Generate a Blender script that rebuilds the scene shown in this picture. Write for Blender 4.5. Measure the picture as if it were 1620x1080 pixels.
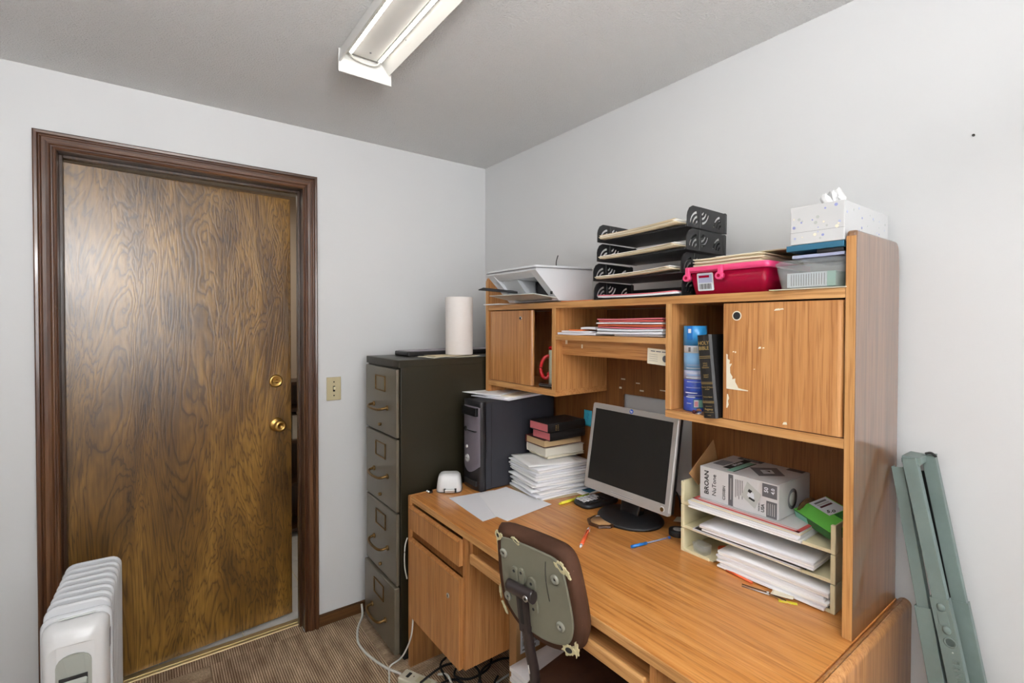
import bpy, bmesh, math, random
from mathutils import Matrix, Vector
from mathutils.geometry import delaunay_2d_cdt
random.seed(7)
for o in list(bpy.data.objects): bpy.data.objects.remove(o)
S = bpy.context.scene
COL = S.collection
R = math.radians
CEIL = 2.44

# ------------------------------------------------ camera
cam = bpy.data.cameras.new('camera'); camo = bpy.data.objects.new('camera', cam); COL.objects.link(camo)
_y, _p, _r = R(37.0286), R(-0.8581), R(0.0907)
_F = Vector((math.sin(_y)*math.cos(_p), math.cos(_y)*math.cos(_p), math.sin(_p)))
_X = Vector((math.cos(_y), -math.sin(_y), 0)); _U = _X.cross(_F)
_X2 = _X*math.cos(_r) + _U*math.sin(_r); _U2 = _U*math.cos(_r) - _X*math.sin(_r)
_m = Matrix.Identity(4)
for i in range(3):
    _m[i][0] = _X2[i]; _m[i][1] = _U2[i]; _m[i][2] = -_F[i]
_m.translation = (-1.6416, -2.5070, 1.5014)
camo.matrix_world = _m
cam.sensor_width = 36; cam.sensor_fit = 'HORIZONTAL'; cam.lens = 773.4895/1620*36
cam.shift_x = -8.97/1620; cam.shift_y = -16.885/1620
cam.clip_start = .02
S.camera = camo

# ------------------------------------------------ world, lights, exposure
w = bpy.data.worlds.new('world'); S.world = w; w.use_nodes = True
bg = w.node_tree.nodes['Background']; bg.inputs[0].default_value = (.80, .90, 1, 1); bg.inputs[1].default_value = 1.0
def area(name, loc, rot, sx, sy, power, col=(1, 1, 1)):
    l = bpy.data.lights.new(name, 'AREA'); l.shape = 'RECTANGLE'; l.size = sx; l.size_y = sy; l.energy = power; l.color = col
    o = bpy.data.objects.new(name, l); COL.objects.link(o); o.location = loc; o.rotation_euler = rot
    return o
area('window_fill', (-1.30, -3.78, 1.62), (R(90), 0, 0), 1.55, 1.15, 45, (1, .99, .97))  # fill lamp behind the camera, shining through an added, unseen window
_fl = area('bounce_flash', (-1.60, -3.0, 2.0), (0, 0, 0), .8, .7, 66); _fl.rotation_euler = Vector((-.14, .36, .97)).to_track_quat('-Z', 'Y').to_euler()
area('hall_light', (-1.3, .62, 2.38), (0, 0, 0), .5, .5, 8, (1, .93, .82))
S.view_settings.view_transform = 'Standard'; S.view_settings.look = 'None'
S.view_settings.gamma = 1; S.view_settings.use_curve_mapping = False
S.view_settings.exposure = 0.09

# ------------------------------------------------ materials
MATS = {}
class NT:
    def __init__(s, name):
        s.m = bpy.data.materials.new(name); s.m.use_nodes = True; s.n = s.m.node_tree.nodes; s.l = s.m.node_tree.links
        s.b = s.n['Principled BSDF']; MATS[name] = s.m
    def node(s, t, **kw):
        n = s.n.new(t)
        for k, v in kw.items():
            if k in n.inputs.keys(): n.inputs[k].default_value = v
            else: setattr(n, k, v)
        return n
    def k(s, a, b): s.l.new(a, b)
    def coords(s, scale=(1, 1, 1), rnd=True, kind='Object'):
        tc = s.node('ShaderNodeTexCoord'); mp = s.node('ShaderNodeMapping'); mp.inputs['Scale'].default_value = scale
        src = tc.outputs[kind]
        if rnd:
            oi = s.node('ShaderNodeObjectInfo'); ad = s.node('ShaderNodeVectorMath', operation='ADD')
            ml = s.node('ShaderNodeMath', operation='MULTIPLY'); ml.inputs[1].default_value = 7.3
            s.k(oi.outputs['Random'], ml.inputs[0]); s.k(src, ad.inputs[0]); s.k(ml.outputs[0], ad.inputs[1]); src = ad.outputs[0]
        s.k(src, mp.inputs[0]); return mp.outputs[0]
    def ramp(s, fac, stops):
        r = s.node('ShaderNodeValToRGB'); cr = r.color_ramp
        while len(cr.elements) < len(stops): cr.elements.new(.5)
        for e, (p, c) in zip(cr.elements, stops): e.position = p; e.color = (*c, 1)
        s.k(fac, r.inputs[0]); return r.outputs[0]
    def mix(s, f, a, b, bt='MIX'):
        m = s.node('ShaderNodeMix', data_type='RGBA', blend_type=bt)
        for i, v in ((0, f), (6, a), (7, b)):
            if hasattr(v, 'links'): s.k(v, m.inputs[i])
            else: m.inputs[i].default_value = v if i == 0 else (*v, 1)
        return m.outputs[2]
    def bump(s, h, st, dist=.001):
        b = s.node('ShaderNodeBump'); b.inputs['Strength'].default_value = st; b.inputs['Distance'].default_value = dist
        s.k(h, b.inputs['Height']); s.k(b.outputs[0], s.b.inputs['Normal'])
    def noise(s, vec, scale, detail=3, dist=0, rough=.5):
        n = s.node('ShaderNodeTexNoise'); n.inputs['Scale'].default_value = scale; n.inputs['Detail'].default_value = detail
        n.inputs['Distortion'].default_value = dist; n.inputs['Roughness'].default_value = rough; s.k(vec, n.inputs['Vector']); return n.outputs['Fac']
def sr(r, g, b):
    f = lambda c: (c/255/12.92 if c <= 10 else ((c/255+.055)/1.055)**2.4)
    return (f(r), f(g), f(b))
def plain(name, col, rough=.5, metal=0, coat=0, spec=.5, emis=None, var=.06, vs=8, bumpv=0, alpha=None, trans=0, coatr=.1, ior=1.45):
    t = NT(name); c = t.coords(); n = t.noise(c, vs, 4)
    lo = tuple(max(0, x*(1-var)) for x in col); hi = tuple(min(1, x*(1+var)) for x in col)
    t.k(t.ramp(n, [(.3, lo), (.7, hi)]), t.b.inputs['Base Color'])
    t.b.inputs['Roughness'].default_value = rough; t.b.inputs['Metallic'].default_value = metal
    t.b.inputs['Coat Weight'].default_value = coat; t.b.inputs['Coat Roughness'].default_value = coatr
    t.b.inputs['Specular IOR Level'].default_value = spec
    if emis: t.b.inputs['Emission Color'].default_value = (*col, 1); t.b.inputs['Emission Strength'].default_value = emis
    if trans: t.b.inputs['Transmission Weight'].default_value = trans; t.b.inputs['IOR'].default_value = ior
    if alpha is not None: t.b.inputs['Alpha'].default_value = alpha
    if bumpv: t.bump(t.noise(c, 350, 2), bumpv, .0006)
    return t.m
def wood(name, axis, lo, mid, hi, rough=.35, coat=.25, fine=1.0, coatr=.12):
    t = NT(name); sc = [62, 62, 62]; sc['xyz'.index(axis)] = 1.6
    c = t.coords(tuple(sc)); n = t.noise(c, 1.0*fine, 6, .5, .66)
    sc2 = [9, 9, 9]; sc2['xyz'.index(axis)] = .55
    c2 = t.coords(tuple(sc2)); n2 = t.noise(c2, 1, 3, .8)
    sc3 = [190, 190, 190]; sc3['xyz'.index(axis)] = 7
    c3 = t.coords(tuple(sc3)); n3 = t.noise(c3, 1, 2)
    base = t.ramp(n, [(.3, lo), (.5, mid), (.72, hi)])
    tone = t.ramp(n2, [(.3, (.80, .76, .70)), (.7, (1.0, 1.0, 1.0))])
    pores = t.ramp(n3, [(.36, (.66, .56, .46)), (.48, (1, 1, 1))])
    col = t.mix(1.0, base, tone, 'MULTIPLY'); col = t.mix(.62, col, pores, 'MULTIPLY')
    t.k(col, t.b.inputs['Base Color']); t.b.inputs['Roughness'].default_value = rough
    t.b.inputs['Coat Weight'].default_value = coat; t.b.inputs['Coat Roughness'].default_value = coatr
    t.bump(n3, .12, .0004); return t.m
OAK = [sr(180, 120, 66), sr(206, 146, 88), sr(224, 170, 112)]
for a in 'xyz': wood('oak_'+a, a, *OAK)
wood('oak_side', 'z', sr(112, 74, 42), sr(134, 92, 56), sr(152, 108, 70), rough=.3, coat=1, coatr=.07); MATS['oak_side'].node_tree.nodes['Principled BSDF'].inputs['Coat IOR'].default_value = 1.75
DK = [sr(206, 134, 64), sr(222, 153, 82), sr(234, 172, 104)]
wood('desk_top', 'y', *DK, rough=.34, coat=.3)
for a in 'yz': wood('oak_edge_'+a, a, sr(194, 138, 80), sr(214, 160, 100), sr(226, 178, 120), rough=.45, coat=.1)
wood('back_board', 'z', sr(128, 78, 34), sr(148, 94, 44), sr(164, 108, 54), rough=.6, coat=0)
# dark rotary-cut veneer of the door
def veneer(name):
    t = NT(name)
    c = t.coords((6.5, 6.5, 1.1), rnd=False); n = t.noise(c, 1.0, 5, .7, .5)
    ml = t.node('ShaderNodeMath', operation='MULTIPLY'); ml.inputs[1].default_value = 150; t.k(n, ml.inputs[0])
    sn = t.node('ShaderNodeMath', operation='SINE'); t.k(ml.outputs[0], sn.inputs[0])
    ad = t.node('ShaderNodeMath', operation='MULTIPLY_ADD'); ad.inputs[1].default_value = .5; ad.inputs[2].default_value = .5; t.k(sn.outputs[0], ad.inputs[0])
    c2 = t.coords((70, 70, 5), rnd=False); n2 = t.noise(c2, 1.5, 5, .3)
    c3 = t.coords((7, 7, 1.6), rnd=False); n3 = t.noise(c3, 1, 5, .8)
    lines = t.ramp(ad.outputs[0], [(0, (.42, .38, .34)), (.16, (.84, .84, .84)), (1, (1.08, 1.08, 1.08))])
    base = t.ramp(n3, [(.3, sr(84, 56, 16)), (.5, sr(122, 86, 30)), (.68, sr(154, 114, 48))])
    stre = t.ramp(n2, [(.3, (.62, .58, .55)), (.65, (1.1, 1.1, 1.1))])
    col = t.mix(.85, base, lines, 'MULTIPLY'); col = t.mix(.8, col, stre, 'MULTIPLY')
    t.k(col, t.b.inputs['Base Color']); t.b.inputs['Roughness'].default_value = .36
    t.b.inputs['Coat Weight'].default_value = .9; t.b.inputs['Coat Roughness'].default_value = .27
    t.bump(ad.outputs[0], .35, .0012); return t.m
veneer('door_veneer')
for a in 'xz': wood('dark_trim_'+a, a, sr(58, 34, 20), sr(88, 54, 32), sr(122, 84, 54), rough=.33, coat=.5)
wood('jamb_wood', 'z', sr(44, 28, 16), sr(66, 42, 24), sr(92, 60, 34), rough=.4, coat=.3)
wood('base_wood', 'x', sr(70, 44, 22), sr(98, 66, 34), sr(124, 86, 50), rough=.4, coat=.3)
# painted walls and textured ceiling
def paint(name, col, bs, st, dist):
    t = NT(name); c = t.coords(rnd=False); n = t.noise(c, bs, 4, 0, .6); n2 = t.noise(c, 2.2, 2)
    t.k(t.ramp(n2, [(.3, tuple(x*.975 for x in col)), (.7, col)]), t.b.inputs['Base Color'])
    t.b.inputs['Roughness'].default_value = .7; t.bump(n, st, dist); return t.m
paint('wall_paint', (.665, .668, .67), 60, .10, .001)
paint('ceiling_paint', (.93, .925, .915), 150, 1.0, .016)
paint('hall_paint', sr(205, 188, 168), 60, .1, .001)
# striped carpet tile, stripes along x or y
def carpet(name, ax):
    t = NT(name); c = t.coords(rnd=False); sx = t.node('ShaderNodeSeparateXYZ'); t.k(c, sx.inputs[0])
    cn = t.coords((1, 1, 1), rnd=True)
    nn = t.noise(t.coords((14, 3, 1) if ax == 'y' else (3, 14, 1)), 2, 3)
    a = t.node('ShaderNodeMath', operation='MULTIPLY'); a.inputs[1].default_value = 2*math.pi/.0092; t.k(sx.outputs[0 if ax == 'y' else 1], a.inputs[0])
    s1 = t.node('ShaderNodeMath', operation='SINE'); t.k(a.outputs[0], s1.inputs[0])
    s2 = t.node('ShaderNodeMath', operation='MULTIPLY_ADD'); s2.inputs[1].default_value = .5; s2.inputs[2].default_value = .5; t.k(s1.outputs[0], s2.inputs[0])
    fine = t.noise(cn, 260, 2); tone = t.noise(cn, 9, 3)
    col = t.ramp(s2.outputs[0], [(0, sr(150, 122, 96)), (.4, sr(206, 178, 148)), (1, sr(244, 220, 188))])
    col = t.mix(.55, col, t.ramp(nn, [(.35, sr(150, 128, 116)), (.65, (1, 1, 1))]), 'MULTIPLY')
    col = t.mix(.6, col, t.ramp(fine, [(.3, (.45, .42, .4)), (.7, (1.15, 1.15, 1.15))]), 'MULTIPLY')
    col = t.mix(.35, col, t.ramp(tone, [(.35, (.55, .5, .5)), (.65, (1, 1, 1))]), 'MULTIPLY')
    t.k(col, t.b.inputs['Base Color']); t.b.inputs['Roughness'].default_value = .95; t.b.inputs['Specular IOR Level'].default_value = .1
    ad = t.node('ShaderNodeMath', operation='ADD'); t.k(fine, ad.inputs[0]); t.k(s2.outputs[0], ad.inputs[1]); t.bump(ad.outputs[0], .8, .003); return t.m
carpet('carpet_y', 'y'); carpet('carpet_x', 'x')
# olive painted steel
def steel(name, col, rough, coat=.2):
    t = NT(name); c = t.coords(); n = t.noise(c, 6, 5, .2, .65); n2 = t.noise(c, 160, 2); n3 = t.noise(c, 22, 6, .4, .75)
    cc = t.ramp(n, [(.3, tuple(x*.86 for x in col)), (.7, tuple(x*1.12 for x in col))])
    cc = t.mix(1, cc, t.ramp(n3, [(.70, (1, 1, 1)), (.78, (1.35, 1.32, 1.25))]), 'MULTIPLY')
    t.k(cc, t.b.inputs['Base Color'])
    t.k(t.ramp(n, [(.3, (rough*.85,)*3), (.7, (rough*1.15,)*3)]), t.b.inputs['Roughness'])
    t.b.inputs['Coat Weight'].default_value = coat; t.b.inputs['Coat Roughness'].default_value = .35
    t.bump(n2, .12, .0005); return t.m
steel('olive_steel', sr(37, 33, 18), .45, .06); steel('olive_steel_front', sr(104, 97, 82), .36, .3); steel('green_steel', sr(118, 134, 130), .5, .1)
plain('brass', sr(198, 160, 92), .3, 1, bumpv=.1); plain('old_brass', sr(136, 108, 68), .42, 1, var=.2, vs=60)
plain('pale_brass', sr(214, 196, 150), .42, .8); plain('chrome', (.75, .75, .76), .15, 1); plain('dull_chrome', (.55, .55, .55), .35, 1)
plain('black_plastic', (.018, .018, .02), .4, bumpv=.2); plain('black_gloss', (.012, .012, .014), .12, coat=.6); plain('matt_black', (.012, .012, .012), .8)
plain('ink', (.02, .02, .02), .7); plain('screen_glass', (.014, .013, .012), .42, spec=.35)
plain('silver_plastic', sr(176, 172, 168), .38, .25); plain('silver_bright', sr(205, 204, 202), .3, .3)
plain('tower_side', sr(52, 53, 60), .5, .1, bumpv=.25); plain('tower_grey', sr(164, 155, 166), .40, .2, coat=.3); plain('tower_black', sr(32, 31, 34), .38)
plain('white_plastic', sr(226, 226, 226), .3, coat=.3, var=.02); plain('white_gloss', sr(214, 216, 219), .22, coat=.5, var=.015)
plain('grey_plastic', sr(168, 172, 164), .5, var=.03); plain('pale_grey', sr(186, 190, 186), .5); plain('mid_grey', sr(112, 112, 116), .5)
plain('paper', sr(246, 246, 249), .75, var=.02, vs=3); plain('paper_b', sr(234, 235, 240), .75, var=.02, vs=3); plain('paper_c', sr(250, 249, 248), .75, var=.02, vs=3)
plain('cream_paper', sr(236, 228, 206), .75, var=.03); plain('manila', sr(216, 198, 164), .7, var=.04); plain('manila_b', sr(200, 182, 150), .7, var=.04)
plain('paper_roll', sr(228, 222, 218), .85, var=.02, bumpv=.5); plain('tissue', sr(238, 238, 238), .8, var=.01)
plain('tan_pages', sr(204, 174, 130), .8, var=.05); plain('white_pages', sr(214, 208, 194), .8, var=.04); plain('pink_pages', sr(206, 112, 116), .7, var=.06)
plain('leather_black', (.014, .013, .013), .45, bumpv=.5); plain('maroon', sr(86, 26, 30), .45); plain('gold', sr(214, 184, 120), .35, .8)
plain('ivory', sr(228, 219, 182), .45, var=.02); plain('ivory_dark', sr(190, 184, 152), .5, var=.03); plain('switch_ivory', sr(190, 178, 142), .4, var=.02)
plain('red_plastic', sr(196, 22, 30), .2, coat=.5); plain('mug_cream', sr(214, 218, 196), .35, var=.1, vs=40)
plain('orange', sr(238, 120, 60), .6); plain('orange_plastic', sr(240, 106, 62), .35); plain('red_paper', sr(212, 96, 92), .7); plain('pink_paper', sr(222, 120, 132), .7)
plain('brick_paper', sr(196, 92, 58), .7); plain('teal', sr(44, 104, 132), .5); plain('sky_note', sr(62, 176, 204), .7); plain('blue', sr(40, 90, 190), .4); plain('blue_plastic', sr(38, 120, 200), .3)
plain('spray_blue', sr(52, 150, 216), .3, coat=.3); plain('can_white', sr(220, 226, 232), .35); plain('can_pale', sr(128, 178, 222), .3); plain('can_blue', sr(58, 82, 178), .3); plain('can_lilac', sr(178, 184, 214), .3)
plain('yellow_green', sr(190, 214, 50), .35); plain('yellow', sr(236, 226, 60), .35)
plain('pink_plastic', sr(238, 74, 130), .3, coat=.3); plain('cardboard', sr(176, 134, 88), .85); plain('card_dark', sr(112, 84, 54), .85)
plain('crimson_tub', sr(188, 18, 62), .22, trans=.35, ior=1.2, coat=.3)
plain('clear_tub', sr(222, 228, 230), .15, alpha=.22, coat=.4)
plain('clear_glass', (.95, .97, 1), .02, trans=1, var=0)
plain('green_card', sr(112, 204, 84), .5); plain('dark_green', sr(44, 112, 52), .5); plain('light_green', sr(170, 208, 186), .6); plain('mint', sr(134, 190, 172), .6)
plain('box_white', sr(206, 206, 206), .6, var=.02); plain('box_grey', sr(98, 98, 102), .6)
plain('lavender', sr(150, 156, 206), .7); plain('bolt_grey', sr(150, 150, 138), .4, .2); plain('cable_white', sr(214, 212, 204), .5); plain('strip_cream', sr(206, 200, 180), .45)
plain('chair_plate', sr(122, 120, 104), .5, var=.08, bumpv=.2); plain('chair_dark', sr(48, 40, 40), .35, coat=.2); plain('foam', sr(200, 190, 150), .9, var=.15, vs=60, bumpv=1)
def upholstery():
    t = NT('brown_upholstery'); c = t.coords(); n = t.noise(c, 10, 4); f = t.noise(c, 700, 2); sp = t.noise(c, 170, 2)
    col = t.ramp(n, [(.3, sr(66, 42, 30)), (.7, sr(90, 60, 44))]); col = t.mix(1, col, t.ramp(sp, [(.74, (0, 0, 0)), (.80, sr(110, 90, 80))]), 'ADD')
    t.k(col, t.b.inputs['Base Color']); t.b.inputs['Roughness'].default_value = .75; t.b.inputs['Specular IOR Level'].default_value = .25; t.bump(f, .5, .001)
upholstery()
plain('fixture_white', sr(214, 213, 209), .3, var=.01); plain('channel_shade', sr(52, 60, 58), .6); plain('aluminium', (.6, .6, .6), .3, 1)  # the dark channel colour is painted-in shade for the leg hollow
m = NT('led_glow').m; _b = m.node_tree.nodes['Principled BSDF']; _b.inputs['Emission Color'].default_value = (1, .95, .86, 1); _b.inputs['Emission Strength'].default_value = 12
plain('tile_white', sr(214, 214, 212), .25, coat=.3)

ORD = ['lowest', 'second from the bottom', 'third from the bottom', 'fourth from the bottom', 'fifth from the bottom', 'sixth from the bottom', 'seventh from the bottom', 'eighth from the bottom', 'ninth from the bottom', 'tenth from the bottom', 'eleventh from the bottom', 'twelfth from the bottom', 'thirteenth from the bottom']
# ------------------------------------------------ builders
ROOTM = {}
class MB:
    """collects primitives (in world space, or in frame M) and links them as one mesh object"""
    def __init__(s, M=None): s.bm = bmesh.new(); s.M = M or Matrix.Identity(4); s.mats = []
    def mi(s, m):
        if m not in s.mats: s.mats.append(m)
        return s.mats.index(m)
    def _add(s, t, m, smooth=False, M=None):
        i = s.mi(m)
        for f in t.faces:
            f.material_index = i
            if smooth is True: f.smooth = True
        t.transform(s.M @ (M or Matrix.Identity(4)))
        me = bpy.data.meshes.new('t'); t.to_mesh(me); t.free(); s.bm.from_mesh(me); bpy.data.meshes.remove(me); return s
    def box(s, x0, x1, y0, y1, z0, z1, m, r=0, M=None, seg=2, smooth=False):
        t = bmesh.new(); bmesh.ops.create_cube(t, size=1)
        t.transform(Matrix.Translation(((x0+x1)/2, (y0+y1)/2, (z0+z1)/2)) @ Matrix.Diagonal((abs(x1-x0), abs(y1-y0), abs(z1-z0), 1)))
        if r: bmesh.ops.bevel(t, geom=t.edges[:], offset=r, segments=seg, affect='EDGES', profile=.5, clamp_overlap=True)
        return s._add(t, m, smooth, M)
    def cyl(s, p0, p1, r0, m, r1=None, seg=20, M=None):
        p0, p1 = Vector(p0), Vector(p1); r1 = r0 if r1 is None else r1; t = bmesh.new(); d = p1-p0
        bmesh.ops.create_cone(t, cap_ends=True, segments=seg, radius1=r0, radius2=r1, depth=d.length)
        for f in t.faces:
            if len(f.verts) == 4: f.smooth = True
        t.transform(Matrix.Translation((p0+p1)/2) @ d.to_track_quat('Z', 'Y').to_matrix().to_4x4()); return s._add(t, m, None, M)
    def sph(s, c, r, m, sc=(1, 1, 1), M=None):
        t = bmesh.new(); bmesh.ops.create_uvsphere(t, u_segments=16, v_segments=10, radius=r)
        t.transform(Matrix.Translation(c) @ Matrix.Diagonal((*sc, 1))); return s._add(t, m, True, M)
    def lathe(s, prof, m, p=(0, 0, 0), ax=(0, 0, 1), seg=28, M=None):
        t = bmesh.new(); rings = []
        for r, z in prof:
            rings.append([t.verts.new((r*math.cos(2*math.pi*i/seg), r*math.sin(2*math.pi*i/seg), z)) for i in range(seg)])
        for a, b in zip(rings, rings[1:]):
            for i in range(seg): t.faces.new((a[i], a[(i+1) % seg], b[(i+1) % seg], b[i])).smooth = True
        if prof[0][0] > 1e-5: t.faces.new(rings[0][::-1])
        if prof[-1][0] > 1e-5: t.faces.new(rings[-1])
        bmesh.ops.remove_doubles(t, verts=t.verts, dist=1e-6)
        t.transform(Matrix.Translation(p) @ Vector(ax).to_track_quat('Z', 'Y').to_matrix().to_4x4()); return s._add(t, m, None, M)
    def tube(s, pts, r, m, seg=8, smooth=6, M=None, closed=False):
        P = [Vector(p) for p in pts]
        if smooth and len(P) > 2:
            Q = []; E = [P[0]]+P+[P[-1]]
            for i in range(1, len(E)-2):
                for k in range(smooth):
                    u = k/smooth; a, b, c, d = E[i-1], E[i], E[i+1], E[i+2]
                    Q.append(.5*((2*b)+(c-a)*u+(2*a-5*b+4*c-d)*u*u+(3*b-a-3*c+d)*u**3))
            Q.append(P[-1]); P = Q
        t = bmesh.new(); rings = []; up = Vector((0, 0, 1))
        for i, p in enumerate(P):
            d = (P[min(i+1, len(P)-1)]-P[max(i-1, 0)]).normalized()
            a = d.cross(up)
            if a.length < .05: a = d.cross(Vector((1, 0, 0)))
            a.normalize(); b = a.cross(d); rr = r[min(len(r)-1, int(i*len(r)/len(P)))] if isinstance(r, (list, tuple)) else r
            rings.append([t.verts.new(p+a*rr*math.cos(2*math.pi*k/seg)+b*rr*math.sin(2*math.pi*k/seg)) for k in range(seg)])
        for a, b in zip(rings, rings[1:]):
            for i in range(seg): t.faces.new((a[i], a[(i+1) % seg], b[(i+1) % seg], b[i]))
        t.faces.new(rings[0][::-1]); t.faces.new(rings[-1]); bmesh.ops.recalc_face_normals(t, faces=t.faces)
        return s._add(t, m, True, M)
    def loft(s, rings, m, smooth=True, caps=True, M=None):
        t = bmesh.new(); V = [[t.verts.new(p) for p in r] for r in rings]; n = len(V[0])
        for a, b in zip(V, V[1:]):
            for i in range(n): t.faces.new((a[i], a[(i+1) % n], b[(i+1) % n], b[i])).smooth = smooth
        if caps: t.faces.new(V[0][::-1]); t.faces.new(V[-1])
        bmesh.ops.recalc_face_normals(t, faces=t.faces); return s._add(t, m, None, M)
    def slab(s, w, d, t_, m, bend=None, nx=8, ny=8, M=None, side=None):
        """sheet / bundle: w along x, d along y, thickness t_, bend(u,v)->z offset"""
        t = bmesh.new(); bend = bend or (lambda u, v: 0)
        T = [[t.verts.new(((i/nx-.5)*w, (j/ny-.5)*d, bend(i/nx, j/ny)+t_)) for j in range(ny+1)] for i in range(nx+1)]
        B = [[t.verts.new(((i/nx-.5)*w, (j/ny-.5)*d, bend(i/nx, j/ny))) for j in range(ny+1)] for i in range(nx+1)]
        for i in range(nx):
            for j in range(ny):
                t.faces.new((T[i][j], T[i+1][j], T[i+1][j+1], T[i][j+1])).smooth = True
                t.faces.new((B[i][j], B[i][j+1], B[i+1][j+1], B[i+1][j])).smooth = True
        for i in range(nx):
            t.faces.new((B[i][0], B[i+1][0], T[i+1][0], T[i][0])); t.faces.new((B[i+1][ny], B[i][ny], T[i][ny], T[i+1][ny]))
        for j in range(ny):
            t.faces.new((B[0][j+1], B[0][j], T[0][j], T[0][j+1])); t.faces.new((B[nx][j], B[nx][j+1], T[nx][j+1], T[nx][j]))
        return s._add(t, m, None, M)
    def plate(s, outer, holes, th, m, M=None):
        """flat plate in local xy with holes, thickness th along z"""
        vs = []; es = []
        for L in [outer]+holes:
            b = len(vs); vs += [Vector(p) for p in L]; es += [(b+i, b+(i+1) % len(L)) for i in range(len(L))]
        v2, e2, f2, *_ = delaunay_2d_cdt(vs, es, [], 1, 1e-6)
        def inside(p, L):
            c = False
            for i in range(len(L)):
                a, b = L[i], L[i-1]
                if (a[1] > p[1]) != (b[1] > p[1]) and p[0] < (b[0]-a[0])*(p[1]-a[1])/(b[1]-a[1])+a[0]: c = not c
            return c
        t = bmesh.new(); A = [t.verts.new((v[0], v[1], 0)) for v in v2]; B = [t.verts.new((v[0], v[1], th)) for v in v2]; cnt = {}
        for f in f2:
            c = sum((v2[i] for i in f), Vector((0, 0)))/len(f)
            if any(inside(c, h) for h in holes): continue
            t.faces.new([A[i] for i in f][::-1]); t.faces.new([B[i] for i in f])
            for i in range(len(f)): cnt.setdefault(frozenset((f[i], f[i-1])), []).append((f[i-1], f[i]))
        for k, v in cnt.items():
            if len(v) == 1: a, b = v[0]; t.faces.new((A[a], A[b], B[b], B[a]))
        bmesh.ops.recalc_face_normals(t, faces=t.faces)
        return s._add(t, m, None, M)
    def text(s, body, size, O, X, Y, m, th=.0003, align='CENTER', bold=False, sx=1):
        cu = bpy.data.curves.new('t', 'FONT'); cu.body = body; cu.size = size; cu.align_x = align; cu.align_y = 'CENTER'; cu.extrude = th; cu.resolution_u = 2
        if bold: cu.offset = size*.02
        o = bpy.data.objects.new('t', cu); COL.objects.link(o); dg = bpy.context.evaluated_depsgraph_get(); dg.update()
        me = bpy.data.meshes.new_from_object(o.evaluated_get(dg)); bpy.data.objects.remove(o); t = bmesh.new(); t.from_mesh(me); bpy.data.meshes.remove(me); bpy.data.curves.remove(cu)
        X = Vector(X).normalized(); Y = Vector(Y).normalized(); Z = X.cross(Y); M = Matrix.Identity(4)
        for i in range(3): M[i][0] = X[i]*sx; M[i][1] = Y[i]; M[i][2] = Z[i]; M[i][3] = O[i]
        return s._add(t, m, None, M)
    def build(s, name, parent=None, label=None, cat=None, group=None, kind=None, origin=None, shade=None):
        me = bpy.data.meshes.new(name)
        if parent is not None: Mi = ROOTM[parent].inverted(); s.bm.transform(Mi)
        elif origin is not None:
            M = Matrix.Translation(origin) if not isinstance(origin, Matrix) else origin; s.bm.transform(M.inverted())
        s.bm.to_mesh(me); s.bm.free()
        for m in s.mats: me.materials.append(MATS[m])
        o = bpy.data.objects.new(name, me); COL.objects.link(o)
        if parent is not None: o.parent = parent; ROOTM[o] = ROOTM[parent]
        else:
            M = (Matrix.Translation(origin) if not isinstance(origin, Matrix) else origin) if origin is not None else Matrix.Identity(4)
            o.matrix_world = M; ROOTM[o] = M
        tag(o, label, cat, group, kind); return o
def tag(o, label=None, cat=None, group=None, kind=None):
    if label: o['label'] = label
    if cat: o['category'] = cat
    if group: o['group'] = group
    if kind: o['kind'] = kind
def thing(name, label, cat, loc, rz=0, group=None, kind=None):
    o = bpy.data.objects.new(name, None); COL.objects.link(o); o.empty_display_size = .05
    M = Matrix.Translation(loc) @ Matrix.Rotation(rz, 4, 'Z'); o.matrix_world = M; ROOTM[o] = M
    tag(o, label, cat, group, kind); return o
def TM(x, y, z, rz=0, rx=0, ry=0):
    return Matrix.Translation((x, y, z)) @ Matrix.Rotation(rz, 4, 'Z') @ Matrix.Rotation(ry, 4, 'Y') @ Matrix.Rotation(rx, 4, 'X')
def frame(O, X, Y):
    X = Vector(X).normalized(); Y = Vector(Y).normalized(); Z = X.cross(Y); M = Matrix.Identity(4)
    for i in range(3): M[i][0] = X[i]; M[i][1] = Y[i]; M[i][2] = Z[i]; M[i][3] = O[i]
    return M
def part(parent, name, mat, *boxes, r=0, label=None, kind=None):
    b = MB()
    for q in boxes: b.box(*q, mat, r)
    return b.build(name, parent, label=label, kind=kind)
# ------------------------------------------------ room shell
XL, YB = -2.62, -3.66
def struct(name, b, label, parent=None): return b.build(name, parent, label=label, kind='structure')
b = MB(); b.box(XL-.1, 0.1, YB-.1, .12, CEIL, CEIL+.08, 'ceiling_paint'); struct('ceiling', b, 'white orange-peel textured ceiling')
DX0, DX1, DZ = -1.912, -1.048, 2.145
b = MB(); b.box(XL-.1, DX0-.018, 0, .12, 0, CEIL, 'wall_paint'); b.box(DX1+.018, 0.1, 0, .12, 0, CEIL, 'wall_paint'); b.box(DX0-.018, DX1+.018, 0, .12, DZ+.018, CEIL, 'wall_paint')
struct('wall_front', b, 'white painted wall with the brown door in it')
b = MB(); b.box(0, .1, YB, 0, 0, CEIL, 'wall_paint'); struct('wall_right', b, 'white painted wall behind the desk')
b = MB(); b.box(XL-.1, XL, YB, 0, 0, CEIL, 'wall_paint'); struct('wall_left', b, 'white painted wall left of the door')
WX0, WX1, WZ0, WZ1 = -2.05, -.55, 1.02, 2.17  # opening of an unseen window, added to carry the fill light
b = MB(); b.box(XL-.1, WX0, YB-.1, YB, 0, CEIL, 'wall_paint'); b.box(WX1, .1, YB-.1, YB, 0, CEIL, 'wall_paint')
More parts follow.
